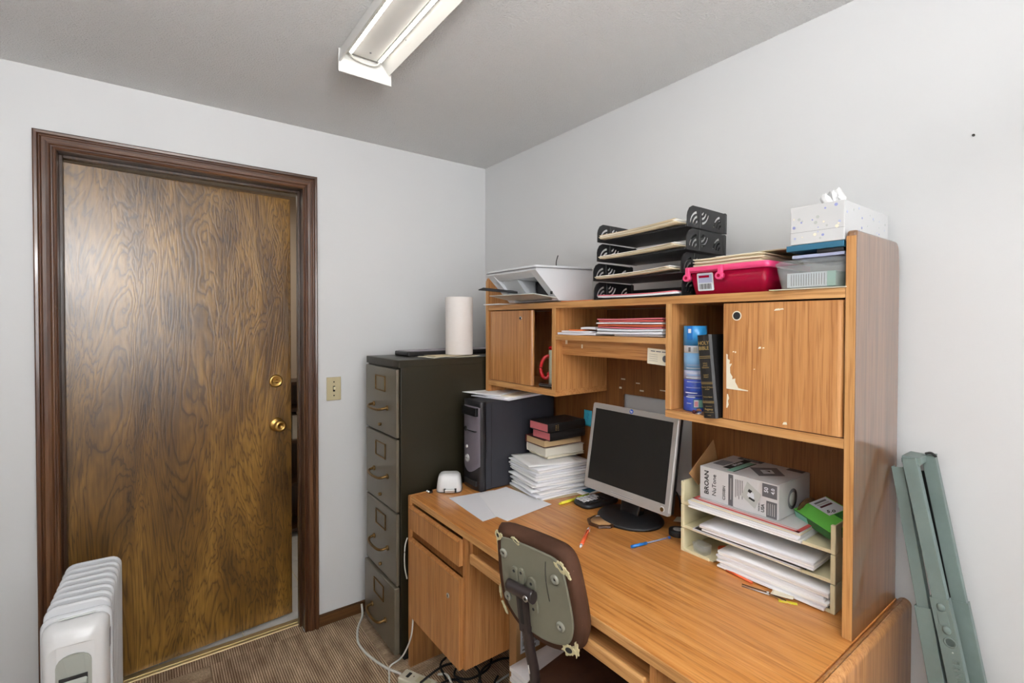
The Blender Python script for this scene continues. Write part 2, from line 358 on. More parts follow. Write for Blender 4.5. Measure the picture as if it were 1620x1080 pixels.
b.box(WX0, WX1, YB-.1, YB, 0, WZ0, 'wall_paint'); b.box(WX0, WX1, YB-.1, YB, WZ1, CEIL, 'wall_paint'); struct('wall_back', b, 'white painted wall with the added window')
b = MB()
for x in (WX0, (WX0+WX1)/2-.02, WX1-.04): b.box(x, x+.04, YB-.07, YB-.03, WZ0, WZ1, 'white_plastic', .004)
for z in (WZ0, (WZ0+WZ1)/2-.02, WZ1-.04): b.box(WX0, WX1, YB-.068, YB-.032, z, z+.04, 'white_plastic', .004)
win = struct('fill_window_1', b, 'unseen white framed window added for fill light'); part(win, 'fill_window_pane', 'clear_glass', (WX0+.01, WX1-.01, YB-.052, YB-.048, WZ0+.01, WZ1-.01))
b = MB(); b.box(WX0-.03, WX1+.03, YB-.03, YB+.03, WZ0-.025, WZ0, 'white_plastic', .004); b.build('fill_window_sill', win)
# floor: carpet tiles on a slab
b = MB(); b.box(XL, 0, YB, .0, -.06, -.004, 'ink'); fl = struct('floor', b, 'floor of striped brown carpet tiles')
T = .6275; tm = {}
def tile_mesh(x0, x1, y0, y1, mat):
    b = MB(); b.box(x0, x1, y0, y1, -.004, .0, mat, .0012, seg=1); return b
ix = 0; xs = [-1.44-T*2, -1.44-T, -1.44, -1.44+T, -1.44+2*T, 0.15]
ys = [.0, -.605, -.605-T, -.605-2*T, -.605-3*T, -.605-4*T, YB]
for i in range(len(xs)-1):
    for j in range(len(ys)-1):
        x0, x1 = max(xs[i], XL), min(xs[i+1], 0); y1, y0 = ys[j], max(ys[j+1], YB)
        if x1-x0 < .02 or y1-y0 < .02: continue
        tile_mesh(x0+.0004, x1-.0004, y0+.0004, y1-.0004, 'carpet_y' if (i+j) % 2 == 0 else 'carpet_x').build('carpet_tile', fl)
b = MB(); b.box(DX0, DX1, -.0, .075, -.004, .0, 'carpet_y'); b.build('carpet_tile', fl)
# threshold and hall floor
b = MB(); b.box(DX0, DX1, .073, .128, -.004, .006, 'pale_brass', .003); b.box(DX0, DX1, .092, .098, .005, .008, 'pale_brass', .001); struct('trim_1', b, 'pale brass strip across the door threshold')
b = MB(); b.box(XL, 0, .128, 1.5, -.06, -.004, 'ivory'); hf = struct('floor_hall', b, 'white tiled hall floor beyond the door')
for i in range(8):
    for j in range(4):
        x0 = XL+.012+i*.33; y0 = .13+j*.33
        b = MB(); b.box(x0, min(x0+.326, 0), y0, y0+.326, -.004, .001, 'tile_white', .001, seg=1); b.build('floor_tile', hf)
b = MB(); b.box(XL, 0.1, 1.42, 1.5, 0, CEIL, 'hall_paint'); struct('wall_hall', b, 'beige hall wall seen through the door gap')
b = MB(); b.box(XL, 0.1, .12, 1.5, CEIL, CEIL+.08, 'ceiling_paint'); struct('ceiling_hall', b, 'hall ceiling')
b = MB(); b.box(-.06, .0, .12, 1.5, 0, CEIL, 'hall_paint'); struct('wall_hall_right', b, 'right end wall of the hall')
b = MB(); b.box(XL-.1, XL, .12, 1.5, 0, CEIL, 'hall_paint'); struct('wall_hall_left', b, 'left end wall of the hall')
# hall bookcase glimpsed through the gap
bk = thing('bookcase', 'dark wooden bookcase glimpsed through the gap beside the door', 'bookcase', (-.70, 1.3, 0))
part(bk, 'side_panel', 'jamb_wood', (-1.14, -1.12, 1.16, 1.42, 0, 1.09)); part(bk, 'side_panel', 'jamb_wood', (-.28, -.26, 1.16, 1.42, 0, 1.09))
part(bk, 'back_panel', 'jamb_wood', (-1.12, -.28, 1.405, 1.42, .02, 1.08))
for z in (.04, .36, .66, .88, 1.07): part(bk, 'shelf', 'jamb_wood', (-1.12, -.28, 1.16, 1.405, z, z+.02))
for k in range(9):
    x = -1.02+k*.045+(k % 3)*.004; h = .15+.02*(k % 3)
    b = MB(); b.box(x, x+.03, 1.2, 1.36, .68, .68+h, ['white_pages', 'maroon', 'leather_black', 'can_white'][k % 4], .002)
    b.build('book', None, 'small book standing on the upper shelf of the hall bookcase', 'book', 'books in the hall bookcase', origin=(x+.015, 1.28, .68))
# door casing (mitred profile) and jambs
prof = [(0, 0), (0, .011), (.004, .014), (.009, .013), (.012, .009), (.016, .009), (.021, .014), (.030, .017), (.040, .017), (.045, .013), (.048, .014), (.052, .021), (.060, .022), (.064, .019), (.064, 0)]
def casing(name, A, B, mat, label):
    t = bmesh.new(); va = [t.verts.new(A(*q)) for q in prof]; vb = [t.verts.new(B(*q)) for q in prof]
    for i in range(len(prof)-1): t.faces.new((va[i], va[i+1], vb[i+1], vb[i]))
    t.faces.new(va); t.faces.new(vb[::-1]); bmesh.ops.recalc_face_normals(t, faces=t.faces); b = MB(); b._add(t, mat); struct(name, b, label)
casing('trim_2', lambda w_, d: (DX0-w_, -d, 0), lambda w_, d: (DX0-w_, -d, DZ+w_), 'dark_trim_z', 'left casing of the door, dark stained moulding')
casing('trim_3', lambda w_, d: (DX0-w_, -d, DZ+w_), lambda w_, d: (DX1+w_, -d, DZ+w_), 'dark_trim_x', 'head casing over the door, dark stained moulding')
casing('trim_4', lambda w_, d: (DX1+w_, -d, DZ+w_), lambda w_, d: (DX1+w_, -d, 0), 'dark_trim_z', 'right casing of the door, dark stained moulding')
b = MB(); b.box(DX0-.018, DX0, 0, .125, 0, DZ+.018, 'jamb_wood', .002); b.box(DX0-.001, DX0+.011, .05, .083, 0, DZ, 'jamb_wood', .002); struct('trim_5', b, 'left door jamb with its stop')
b = MB(); b.box(DX1, DX1+.018, 0, .125, 0, DZ+.018, 'jamb_wood', .002); b.box(DX1-.011, DX1+.001, .05, .083, 0, DZ, 'jamb_wood', .002); struct('trim_6', b, 'right door jamb with its stop')
b = MB(); b.box(DX0, DX1, 0, .125, DZ, DZ+.018, 'jamb_wood', .002); b.box(DX0+.011, DX1-.011, .05, .083, DZ-.011, DZ+.001, 'jamb_wood', .002); struct('trim_7', b, 'head jamb of the door')
# door leaf, hinged left, ajar into the hall
dr = thing('door_1', 'dark brown wood-veneer door standing slightly ajar', None, (-1.905, .088, 0), R(6.1), kind='structure')
Md = ROOTM[dr]
b = MB(Md); b.box(0, .846, 0, .036, .016, 2.128, 'door_veneer', .0015, seg=1); b.build('door_panel', dr)
def knob(xl, z, kind):
    b = MB(Md)
    if kind:
        b.lathe([(0, 0), (.033, 0), (.034, .004), (.030, .009), (.018, .011), (.011, .014), (.010, .03), (.012, .036), (.024, .042), (.029, .052), (.028, .062), (.021, .070), (.012, .068), (.010, .063), (0, .062)], 'brass', (xl, 0, z), (0, -1, 0))
        b.box(xl-.001, xl+.001, -.0665, -.06, z-.008, z+.008, 'old_brass'); b.build('door_knob', dr)
    else:
        b.lathe([(0, 0), (.031, 0), (.032, .006), (.028, .012), (.022, .010), (.018, .009), (0, .009)], 'brass', (xl, 0, z), (0, -1, 0))
        b.lathe([(0, 0), (.010, 0), (.010, .012), (0, .014)], 'brass', (xl, -.009, z), (0, -1, 0)); b.box(xl-.018, xl+.018, -.026, -.014, z-.005, z+.006, 'brass', .003, M=None); b.build('deadbolt', dr)
knob(.772, 1.212, 0); knob(.775, .995, 1)
b = MB(Md)
for z in (.25, 1.07, 1.9): b.cyl((-.004, .004, z-.045), (-.004, .004, z+.045), .006, 'old_brass')
b.build('hinge', dr)
# baseboards
def baseboard(name, x0, x1, y0, y1, label):
    b = MB(); b.box(x0, x1, y0, y1, 0, .050, 'base_wood', .001, seg=1)
    if abs(x1-x0) > abs(y1-y0): b.box(x0, x1, y0+.004 if y0 < -.001 and y1 > -.01 else y0, y1 if y1 > -.01 else y1-.004, .050, .058, 'base_wood', .002, seg=1)
    else: b.box(x0, x1, y0, y1, .050, .058, 'base_wood', .002, seg=1)
    struct(name, b, label)
baseboard('baseboard_front', DX1+.064, -.0, -.011, 0, 'brown baseboard between the door and the filing cabinet')
baseboard('baseboard_front_left', XL, DX0-.064, -.011, 0, 'brown baseboard left of the door')
baseboard('baseboard_left', XL, XL+.011, YB, -.012, 'brown baseboard on the left wall')
baseboard('baseboard_back', XL+.012, -.02, YB, YB+.011, 'brown baseboard under the added window')
# light switch
ls = thing('light_switch', 'ivory light switch plate on the wall right of the door', 'light switch', (-.905, 0, 1.174))
part(ls, 'wall_plate', 'switch_ivory', (-.940, -.870, -.006, 0, 1.116, 1.232), r=.002)
b = MB(); b.box(-.910, -.900, -.008, -.004, 1.160, 1.188, 'ink'); b.box(-.909, -.901, -.018, -.005, 1.170, 1.184, 'ivory', .002, M=None); b.build('toggle', ls)
b = MB()
for z in (1.140, 1.208): b.cyl((-.905, -.0075, z), (-.905, -.004, z), .0035, 'ink', seg=10)
b.build('screw', ls)
b = MB(); b.cyl((-.004, -2.213, 1.971), (0, -2.213, 1.971), .003, 'ink', seg=8); b.build('nail', None, 'tiny dark nail in the bare wall at the upper right', 'nail', origin=(0, -2.213, 1.971))

# ------------------------------------------------ ceiling light
FX0, FX1, FY0, FY1 = -1.118, -.936, -2.06, -.795
cl = thing('ceiling_light', 'white open ceiling light channel with two glowing LED strips', 'ceiling light', (-1.03, -1.42, CEIL))
b = MB(); pts = [(FX0, 2.395), (FX0+.004, CEIL-.002), (FX1-.03, CEIL-.002), (FX1, 2.400), (FX1-.004, 2.396), (FX1-.034, CEIL-.006), (FX0+.008, CEIL-.006), (FX0+.006, 2.395)]
b.loft([[(x, FY0, z) for x, z in pts], [(x, FY1, z) for x, z in pts]], 'fixture_white', smooth=False); b.build('channel', cl)
b = MB(); b.box(FX0+.035, FX1-.055, FY0+.01, FY1-.02, 2.424, CEIL-.006, 'fixture_white', .002, seg=1); b.build('driver_cover', cl)
for y0, y1 in ((FY1-.004, FY1+.001), (FY0-.001, FY0+.004)):
    b = MB(); b.box(FX0-.001, FX1+.006, y0, y1, 2.362, CEIL, 'fixture_white', .001, seg=1); b.build('end_cap', cl)
for k, x in enumerate((FX0+.030, FX1-.050)):
    b = MB(); b.box(x-.006, x+.006, FY0+.02, FY1-.028, 2.420, 2.4235, 'fixture_white'); st = b.build('led_strip', cl)
    b = MB(); n = 92
    for i in range(n):
        y = FY0+.026+i*(FY1-FY0-.06)/n; b.box(x-.0045, x+.0045, y, y+.0085, 2.4165, 2.420, 'led_glow')
    b.build('led_chips', st, kind='stuff')
b = MB(); b.tube([(FX0+.03, FY1-.03, 2.42), (FX0+.05, FY1-.018, 2.412), (FX1-.08, FY1-.016, 2.408), (FX1-.055, FY1-.022, 2.412), (FX1-.05, FY1-.03, 2.42)], .0035, 'cable_white'); b.build('wire', cl)
b = MB()
for x, y in ((-1.03, -.86), (-.962, -1.0), (-.958, -.83)): b.cyl((x, y, 2.4225 if x < -1 else 2.425), (x, y, 2.4265 if x < -1 else 2.43), .0035, 'mid_grey', seg=8)
b.build('screw', cl)

# ------------------------------------------------ filing cabinet
fc = thing('filing_cabinet', 'tall dark olive steel four-drawer filing cabinet beside the desk', 'filing cabinet', (-.40, -.29, 0))
CX, CY0, CY1, CZ = -.774, -.490, -.096, 1.339
b = MB(); b.box(CX+.012, -.03, CY0, CY1, .03, CZ-.003, 'olive_steel', .003); b.box(CX+.002, -.029, CY0-.0012, CY1+.0012, CZ-.034, CZ, 'olive_steel', .003)
b.box(CX+.03, -.04, CY0+.01, CY1-.01, 0, .035, 'matt_black'); b.box(-.05, -.047+.012, CY0-.001, CY1, .1, 1.2, 'olive_steel')
b.build('cabinet_body', fc)
zz = [1.302, .990, .662, .334, .032]
for k in range(4):
    zt, zb = zz[k]-.004, zz[k+1]+.004; out = .010 if k == 3 else 0; x = CX-out
    b = MB(); b.box(x-.004, CX+.011, CY0+.012, CY1-.010, zb, zt, 'olive_steel_front', .004); d = b.build('drawer', fc)
    yc = (CY0+CY1)/2
    b = MB(); ly, lz = -.297, zt-.075
    for q in ((-.060, -.054, -.036, .036), (.054, .060, -.036, .036), (-.060, .060, .030, .036), (-.060, .060, -.036, -.030)): b.box(x-.0085, x-.004, ly+q[0], ly+q[1], lz+q[2], lz+q[3], 'old_brass', .001, seg=1)
    b.build('label_frame', d, label='brass label frame')
    hz = zt-.182
    b = MB(); b.tube([(x-.004, -.215, hz), (x-.016, -.215, hz), (x-.032, -.220, hz-.003), (x-.042, -.245, hz-.007), (x-.046, -.297, hz-.008), (x-.042, -.349, hz-.007), (x-.032, -.374, hz-.003), (x-.016, -.379, hz), (x-.004, -.379, hz)], .0062, 'old_brass')
    for y in (-.215, -.379): b.cyl((x-.010, y, hz), (x-.003, y, hz), .012, 'old_brass', seg=14)
    b.build('handle', d, label='curved brass handle')
    if k < 3: b = MB(); b.cyl((x-.016, -.300, zb+.036), (x-.003, -.300, zb+.036), .0075, 'old_brass', seg=14); b.build('latch_button', d)

# ------------------------------------------------ desk
dk = thing('desk', 'oak veneer computer desk with drawer pedestal and keyboard tray', 'desk', (-.38, -1.3, 0))
DZT = .753
b = MB(); b.box(-.735, -.016, -2.0735, -.541, DZT-.026, DZT, 'desk_top', .002); tp = b.build('desktop', dk)
part(dk, 'edge_band', 'oak_edge_y', (-.739, -.7345, -2.070, -.541, DZT-.0265, DZT-.0015), r=.0015)
def endpanel(name, y0, y1, ztop, rr):
    b = MB(); n = 8; pr = [(y0, 0), (y1, 0)]
    for i in range(n+1): a = i/n*math.pi/2; pr.append((y1-rr+rr*math.cos(a), ztop-rr+rr*math.sin(a)))
    for i in range(n+1): a = math.pi/2+i/n*math.pi/2; pr.append((y0+rr+rr*math.cos(a), ztop-rr+rr*math.sin(a)))
    b.loft([[(x, y, z) for y, z in pr] for x in (-.742, -.010)], 'oak_z'); return b.build(name, dk)
endpanel('end_panel', -.541, -.521, DZT, .008); endpanel('end_panel', -2.105, -2.0735, DZT+.006, .016)
part(dk, 'back_panel', 'oak_z', (-.030, -.016, -2.07, -.541, .20, DZT-.027))
# pedestal
part(dk, 'pedestal_side', 'oak_z', (-.733, -.20, -.988, -.973, .238, DZT-.0265)); part(dk, 'pedestal_side', 'oak_z', (-.733, -.20, -.5435, -.541, .238, DZT-.0265))
part(dk, 'pedestal_bottom', 'oak_z', (-.733, -.20, -.973, -.5435, .240, .256))
b = MB(); b.box(-.73, -.715, -.972, -.545, .575, .618, 'back_board'); b.build('pedestal_rail', dk)
def lipped(name, z0, z1, y0, y1):
    b = MB(); x = -.750
    pr = [(x, z0), (-.7335, z0), (-.7335, z1-.004), (-.736, z1), (x-.001, z1-.002), (x-.003, z1-.008), (x, z1-.014)]
    b.loft([[(px, y, pz) for px, pz in pr] for y in (y0, y1)], 'oak_z', smooth=False); return b.build(name, dk)
lipped('drawer', .617, .714, -.972, -.549)
dd = lipped('door', .236, .574, -.972, -.547)
b = MB(); b.lathe([(0, 0), (.009, 0), (.0095, .003), (.007, .004), (0, .003)], 'dull_chrome', (-.750, -.893, .478), (-1, 0, 0)); b.box(-.7545, -.752, -.894, -.892, .474, .482, 'ink'); b.build('lock', dd, label='small round metal lock')
# keyboard tray
part(dk, 'tray_runner', 'oak_z', (-.730, -.12, -1.033, -1.016, .640, DZT-.027)); part(dk, 'tray_runner', 'oak_z', (-.733, -.12, -1.822, -1.806, .560, DZT-.027))
b = MB(); b.box(-.733, -.28, -1.800, -1.040, .662, .678, 'oak_y', .002); b.box(-.748, -.733, -1.800, -1.040, .656, .690, 'oak_edge_y', .005); kt = b.build('keyboard_tray', dk)
b = MB(); b.box(-.30, -.285, -1.79, -1.05, .678, .72, 'oak_y'); b.build('tray_back', kt)

# ------------------------------------------------ hutch
HX, HB = -.326, -.012
ht = thing('desk_hutch', 'oak veneer hutch with cupboards and shelves standing on the desk', 'hutch', (-.17, -1.29, DZT))
def hside(y0, y1, z0, z1, name='side_panel', mt='oak_z'):
    t = bmesh.new(); r = .028; n = 6; pr = [(HX, z0), (HB-.012, z0)]
    for i in range(n+1): a = i/n*math.pi/2; pr.append((HB-.012-r+r*math.cos(a), z1-r+r*math.sin(a)))
    for i in range(n+1): a = math.pi/2+i/n*math.pi/2; pr.append((HX+.010+.010*math.cos(a), z1-.010+.010*math.sin(a)))
    A = [t.verts.new((x, y0, z)) for x, z in pr]; B = [t.verts.new((x, y1, z)) for x, z in pr]
    for i in range(len(pr)): t.faces.new((A[i], A[(i+1) % len(pr)], B[(i+1) % len(pr)], B[i]))
    f1 = t.faces.new(A[::-1]); f2 = t.faces.new(B); bmesh.ops.recalc_face_normals(t, faces=t.faces)
    ed = [e for e in t.edges if abs(e.verts[0].co.y-e.verts[1].co.y) < 1e-6 and e.verts[0].co.z > z0+.001 or False]
    ed = [e for e in ed if e.verts[1].co.z > z0+.001 and (e.verts[0].co.z > z1-.06 and e.verts[1].co.z > z1-.06)]
    bmesh.ops.bevel(t, geom=ed, offset=.006, segments=3, affect='EDGES', profile=.5)
    b = MB(); b._add(t, mt); return b.build(name, ht)
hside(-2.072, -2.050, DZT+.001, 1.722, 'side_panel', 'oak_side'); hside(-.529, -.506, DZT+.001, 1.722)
for y0, y1 in ((-2.072, -2.050), (-.529, -.506)): part(ht, 'edge_band', 'oak_edge_z', (HX-.0015, HX, y0+.001, y1-.001, DZT+.001, 1.708))
part(ht, 'top_shelf', 'oak_y', (HX+.001, HB-.013, -2.050, -.529, 1.564, 1.588)); part(ht, 'edge_band', 'oak_edge_y', (HX-.001, HX+.001, -2.050, -.529, 1.564, 1.588))
def shelf(y0, y1, z0, z1, name='shelf'):
    part(ht, name, 'oak_y', (HX+.001, HB-.013, y0, y1, z0, z1)); part(ht, 'edge_band', 'oak_edge_y', (HX-.001, HX+.001, y0, y1, z0, z1))
shelf(-1.019, -.529, 1.205, 1.230); shelf(-2.050, -1.548, 1.205, 1.2285); shelf(-1.548, -1.019, 1.436, 1.456)
for y0, y1 in ((-1.019, -.996), (-1.569, -1.548)):
    part(ht, 'divider', 'oak_z', (HX+.001, HB-.013, y0, y1, 1.230, 1.564)); part(ht, 'edge_band', 'oak_edge_z', (HX-.001, HX+.001, y0, y1, 1.2305, 1.5635))
part(ht, 'lip_rail', 'oak_y', (-.290, -.276, -1.548, -1.019, 1.376, 1.436))
b = MB(frame((HB-.001, 0, 0), (0, -1, 0), (0, 0, 1)))
def rrect(x0, x1, y0, y1, r, n=5):
    L = []
    for cx, cy, a0 in ((x1-r, y1-r, 0), (x0+r, y1-r, 90), (x0+r, y0+r, 180), (x1-r, y0+r, 270)):
        for i in range(n+1): a = R(a0+90*i/n); L.append((cx+r*math.cos(a), cy+r*math.sin(a)))
    return L
b.plate([(.529, DZT+.002), (2.05, DZT+.002), (2.05, 1.563), (.529, 1.563)], [rrect(1.110, 1.444, .84, 1.202, .012)], .009, 'back_board'); b.build('back_panel', ht)
part(ht, 'cupboard_back', 'oak_z', (-.0262, -.0222, -.995, -.530, 1.231, 1.563))
# torn tape marks on the back panel and the lip
b = MB()
for y, z, l, h in ((-1.10, 1.262, .022, .005), (-1.18, 1.252, .02, .004), (-1.02+-.07, 1.222, .013, .008), (-1.2, 1.222, .02, .006), (-1.30, 1.235, .03, .004)): b.box(HB-.0112, HB-.0100, y-l, y, z, z+h, 'cream_paper')
b.box(-.2905, -.2898, -1.137, -1.13, 1.405, 1.42, 'cream_paper'); b.box(-.2905, -.2898, -1.050, -1.038, 1.418, 1.436, 'cream_paper')
b.build('tape_scraps', ht, kind='stuff')
# cupboard doors
def cdoor(y0, y1, z0, z1, rside):
    t = bmesh.new(); r = .012; n = 5; x0, x1 = HX-.0175, HX-.0015; pr = [(x1, y0), (x1, y1), (x0+.002, y1), (x0, y1-.002)]
    for i in range(n+1): a = i/n*math.pi/2; pr.append((x0+r-r*math.sin(math.pi/2-a), y0+r-r*math.cos(math.pi/2-a)) if True else 0)
    b = MB(); b.loft([[(x, y, z) for x, y in pr] for z in (z0, z1)], 'oak_z', smooth=False); return b.build('cupboard_door', ht)
HX_ = HX; HX = HX+.017
d1 = cdoor(-.862, -.545, 1.233, 1.559, 0); d2 = cdoor(-2.046, -1.742, 1.231, 1.559, 0)
HX = HX_
xf = HX-.0005
b = MB(); b.lathe([(0, 0), (.0085, 0), (.009, .003), (.006, .004), (0, .0035)], 'chrome', (xf, -.787, 1.525), (-1, 0, 0)); b.sph((xf-.0035, -.787, 1.525), .0045, 'ink'); b.build('lock', d1, label='small black and chrome lock')
b = MB(); b.cyl((xf-.0006, -1.783, 1.524), (xf+.0002, -1.783, 1.524), .0135, 'cream_paper', seg=20); b.cyl((xf-.0010, -1.783, 1.524), (xf+.0002, -1.783, 1.524), .0105, 'ink', seg=20); b.build('finger_hole', d2)
# peeled veneer on the right cupboard door
b = MB(frame((xf-.0004, 0, 0), (0, -1, 0), (0, 0, 1)))
b.plate([(1.753, 1.416), (1.757, 1.414), (1.757, 1.402), (1.764, 1.398), (1.762, 1.388), (1.770, 1.389), (1.764, 1.378), (1.765, 1.362), (1.772, 1.352), (1.771, 1.345), (1.780, 1.348), (1.780, 1.338), (1.785, 1.330), (1.789, 1.322), (1.800, 1.320), (1.817, 1.3185), (1.817, 1.316), (1.790, 1.316), (1.754, 1.317)], [], .0004, 'cream_paper')
b.plate([(1.756, 1.302), (1.759, 1.301), (1.762, 1.290), (1.759, 1.282), (1.761, 1.272), (1.757, 1.262), (1.754, 1.262)], [], .0004, 'cream_paper')
for y, z, a, c in ((1.774, 1.423, .003, .002), (1.780, 1.422, .002, .003), (1.848, 1.437, .004, .003), (1.858, 1.437, .003, .002), (1.834, 1.378, .002, .001), (1.915, 1.2435, .006, .004), (1.893, 1.539, .008, .003), (1.904, 1.540, .006, .002)):
    b.plate([(y-a, z-c), (y+a, z-c*.6), (y+a*.7, z+c), (y-a*.5, z+c*.7)], [], .0004, 'cream_paper')
b.build('peeled_patches', d2, kind='stuff')
# card taped to the lip
cd = thing('card', 'small cream printed card stuck under the middle shelf of the hutch', 'card', (HX, -1.505, 1.39))
b = MB(frame((HX+.022, -1.505, 1.392), (-.05, -1, -.045), (0, -.03, 1))); b.box(-.048, .048, -.026, .026, 0, .0006, 'cream_paper'); b.build('card_sheet', cd)
b = MB(frame((HX+.022, -1.505, 1.392), (-.05, -1, -.045), (0, -.03, 1)))
b.box(-.034, -.016, .016, .019, .0006, .0009, 'box_grey'); b.box(-.012, .008, .016, .019, .0006, .0009, 'box_grey'); b.box(.012, .034, .016, .019, .0006, .0009, 'box_grey')
for k in range(4): b.box(-.040, -.005, .006-k*.007, .0068-k*.007, .0006, .0009, 'box_grey')
b.lathe([(.0095, 0), (.011, 0), (.011, .0002), (.0095, .0002)], 'box_grey', (.026, -.004, .0006)); b.cyl((.026, -.004, .0006), (.026, -.004, .0008), .004, 'box_grey'); b.build('print', cd)
FX = (0, -1, 0); UP = (0, 0, 1)          # reading direction of faces turned to the room
# ------------------------------------------------ paper towel roll, tray and papers on the cabinet
t = thing('paper_towel_roll', 'white paper towel roll standing on the filing cabinet', 'paper towel', (-.406, -.385, CZ+.0085))
b = MB(); b.lathe([(.018, 0), (.066, 0), (.068, .004), (.068, .280), (.066, .284), (.018, .284)], 'paper_roll', (-.406, -.385, CZ+.0085), seg=40); b.build('roll', t)
b = MB(); b.lathe([(.0145, .001), (.0175, .001), (.0175, .286), (.0145, .286), (.0145, .001)], 'cardboard', (-.406, -.385, CZ+.0085)); b.build('core', t)
b = MB(TM(-.44, -.235, CZ, R(1.5))); b.box(-.20, .36, -.055, .10, .001, .024, 'black_plastic', .006); b.box(-.185, .345, -.045, .09, .020, .0265, 'tower_grey', .002)
b.build('flat_black_box', None, 'flat black plastic box lying on the filing cabinet behind the paper roll', 'box', origin=(-.44, -.235, CZ))
b = MB(TM(-.465, -.385, CZ+.0005, R(3))); b.slab(.26, .16, .002, 'cream_paper', lambda u, v: .004*max(0, math.sin(u*7))*(1-v)); b.build('paper_sheet', None, 'loose cream papers under the paper towel roll', 'paper', origin=(-.465, -.385, CZ))
b = MB(TM(-.50, -.40, CZ+.0065, R(-2))); b.slab(.15, .13, .001, 'manila', lambda u, v: .0005); b.build('envelope', None, 'small tan envelope between the cream papers and the paper roll', 'envelope', origin=(-.50, -.40, CZ+.0065))

# ------------------------------------------------ computer tower
tw = thing('computer_tower', 'dark grey and black computer tower standing on the left end of the desk', 'computer', (-.26, -.615, DZT))
TX, TY0, TY1, TZ = -.470, -.692, -.548, 1.150
b = MB(); b.box(TX+.02, -.045, TY0, TY1, DZT+.004, TZ, 'tower_side', .006)
b.box(TX+.05, TX+.053, TY0-.0006, TY0+.001, DZT+.01, TZ-.008, 'tower_black'); b.build('case', tw)
n = 14
def bow(v, z=1): return TX-.016*math.sin(math.pi*v)**.7*z-.004   # front bulges toward the room
def frontshell(name, z0, z1, off, mat, ya=TY0, yb=TY1, x1=TX+.024):
    rings = []
    for z, k in ((z0, .6), (z0+.006, 1), (z1-.010, 1), (z1-.002, .75), (z1, .2)):
        L = [(bow(i/n, k)-off*k, ya+(yb-ya)*i/n, z) for i in range(n+1)]+[(x1, yb, z), (x1, ya, z)]; rings.append(L)
    b = MB(); b.loft(rings, mat); return b
frontshell('b', DZT+.002, TZ+.003, 0, 'tower_black').build('bezel', tw)
# grey face: arched lower end
b = MB(); t_ = bmesh.new(); rows = []
for j in range(13):
    row = []
    for i in range(n+1):
        v = i/n; zlo = DZT+.115-.035*math.sin(math.pi*v); zhi = TZ-.003; z = zlo+(zhi-zlo)*j/12
        row.append(t_.verts.new((bow(v)-.0025-(-.006 if j == 12 else 0), TY0+.003+(TY1-TY0-.006)*v, z)))
    rows.append(row)
for a, c in zip(rows, rows[1:]):
    for i in range(n): t_.faces.new((a[i], a[i+1], c[i+1], c[i])).smooth = True
bmesh.ops.solidify(t_, geom=t_.faces[:], thickness=.0015); bmesh.ops.recalc_face_normals(t_, faces=t_.faces)
b._add(t_, 'tower_grey'); gf = b.build('front_panel', tw, label='purple-grey front panel')
b = MB(); b.box(bow(.5)-.0045, TX+.001, -.680, -.560, 1.088, 1.126, 'black_gloss', .002); b.build('optical_drive', tw, label='glossy black drive flap')
b = MB(); b.box(bow(.5)-.0042, TX, -.672, -.585, 1.018, 1.022, 'ink'); b.cyl((bow(.7)-.0052, -.590, 1.024), (TX, -.590, 1.024), .011, 'ink', seg=16); b.build('floppy_slot', tw)
b = MB(); b.cyl((bow(.5)-.0058, -.608, .893), (TX, -.608, .893), .017, 'silver_bright', seg=24); b.cyl((bow(.5)-.0066, -.608, .893), (TX, -.608, .893), .013, 'white_plastic', seg=24)
b.text('DELL', .0095, (bow(.5)-.0068, -.608, .893), FX, UP, 'mid_grey', .0002, bold=True); b.build('badge', tw, label='round silver badge')
b = MB(); b.cyl((bow(.5)-.0062, -.604, .945), (TX, -.604, .945), .007, 'white_plastic', seg=14); b.build('power_button', tw)
b = MB(); b.box(bow(.6)-.0020, TX, -.672, -.575, .776, .800, 'ink', .002); b.build('port_door', tw)
# papers on the tower
def sheaf(name, x, y, z, w_, d_, th, rz, mat, label, cat='paper', group=None, bend=None, nx=8, ny=8, ry=0, rx=0):
    M = TM(x, y, z, R(rz), R(rx), R(ry)); b = MB(M); b.slab(w_, d_, th, mat, bend, nx, ny); return b.build(name, None, label, cat, group, origin=(x, y, z))
sheaf('magazine', -.245, -.590, TZ+.0045, .29, .235, .005, 14, 'paper_b', 'grey-white magazine lying directly on the computer tower', 'magazine')
sheaf('magazine', -.235, -.60, TZ+.010, .28, .22, .006, 4, 'paper', 'folded white magazine second from the bottom on the computer tower', 'magazine')
sheaf('paper_sheet', -.235, -.575, TZ+.0165, .27, .225, .003, 20, 'cream_paper', 'cream sheet third from the bottom on the computer tower')
sheaf('paper_sheet', -.33, -.515, TZ+.0200, .20, .27, .002, 24, 'paper', 'white sheet sticking out over the left edge of the computer tower', bend=lambda u, v: .010*(v**3))

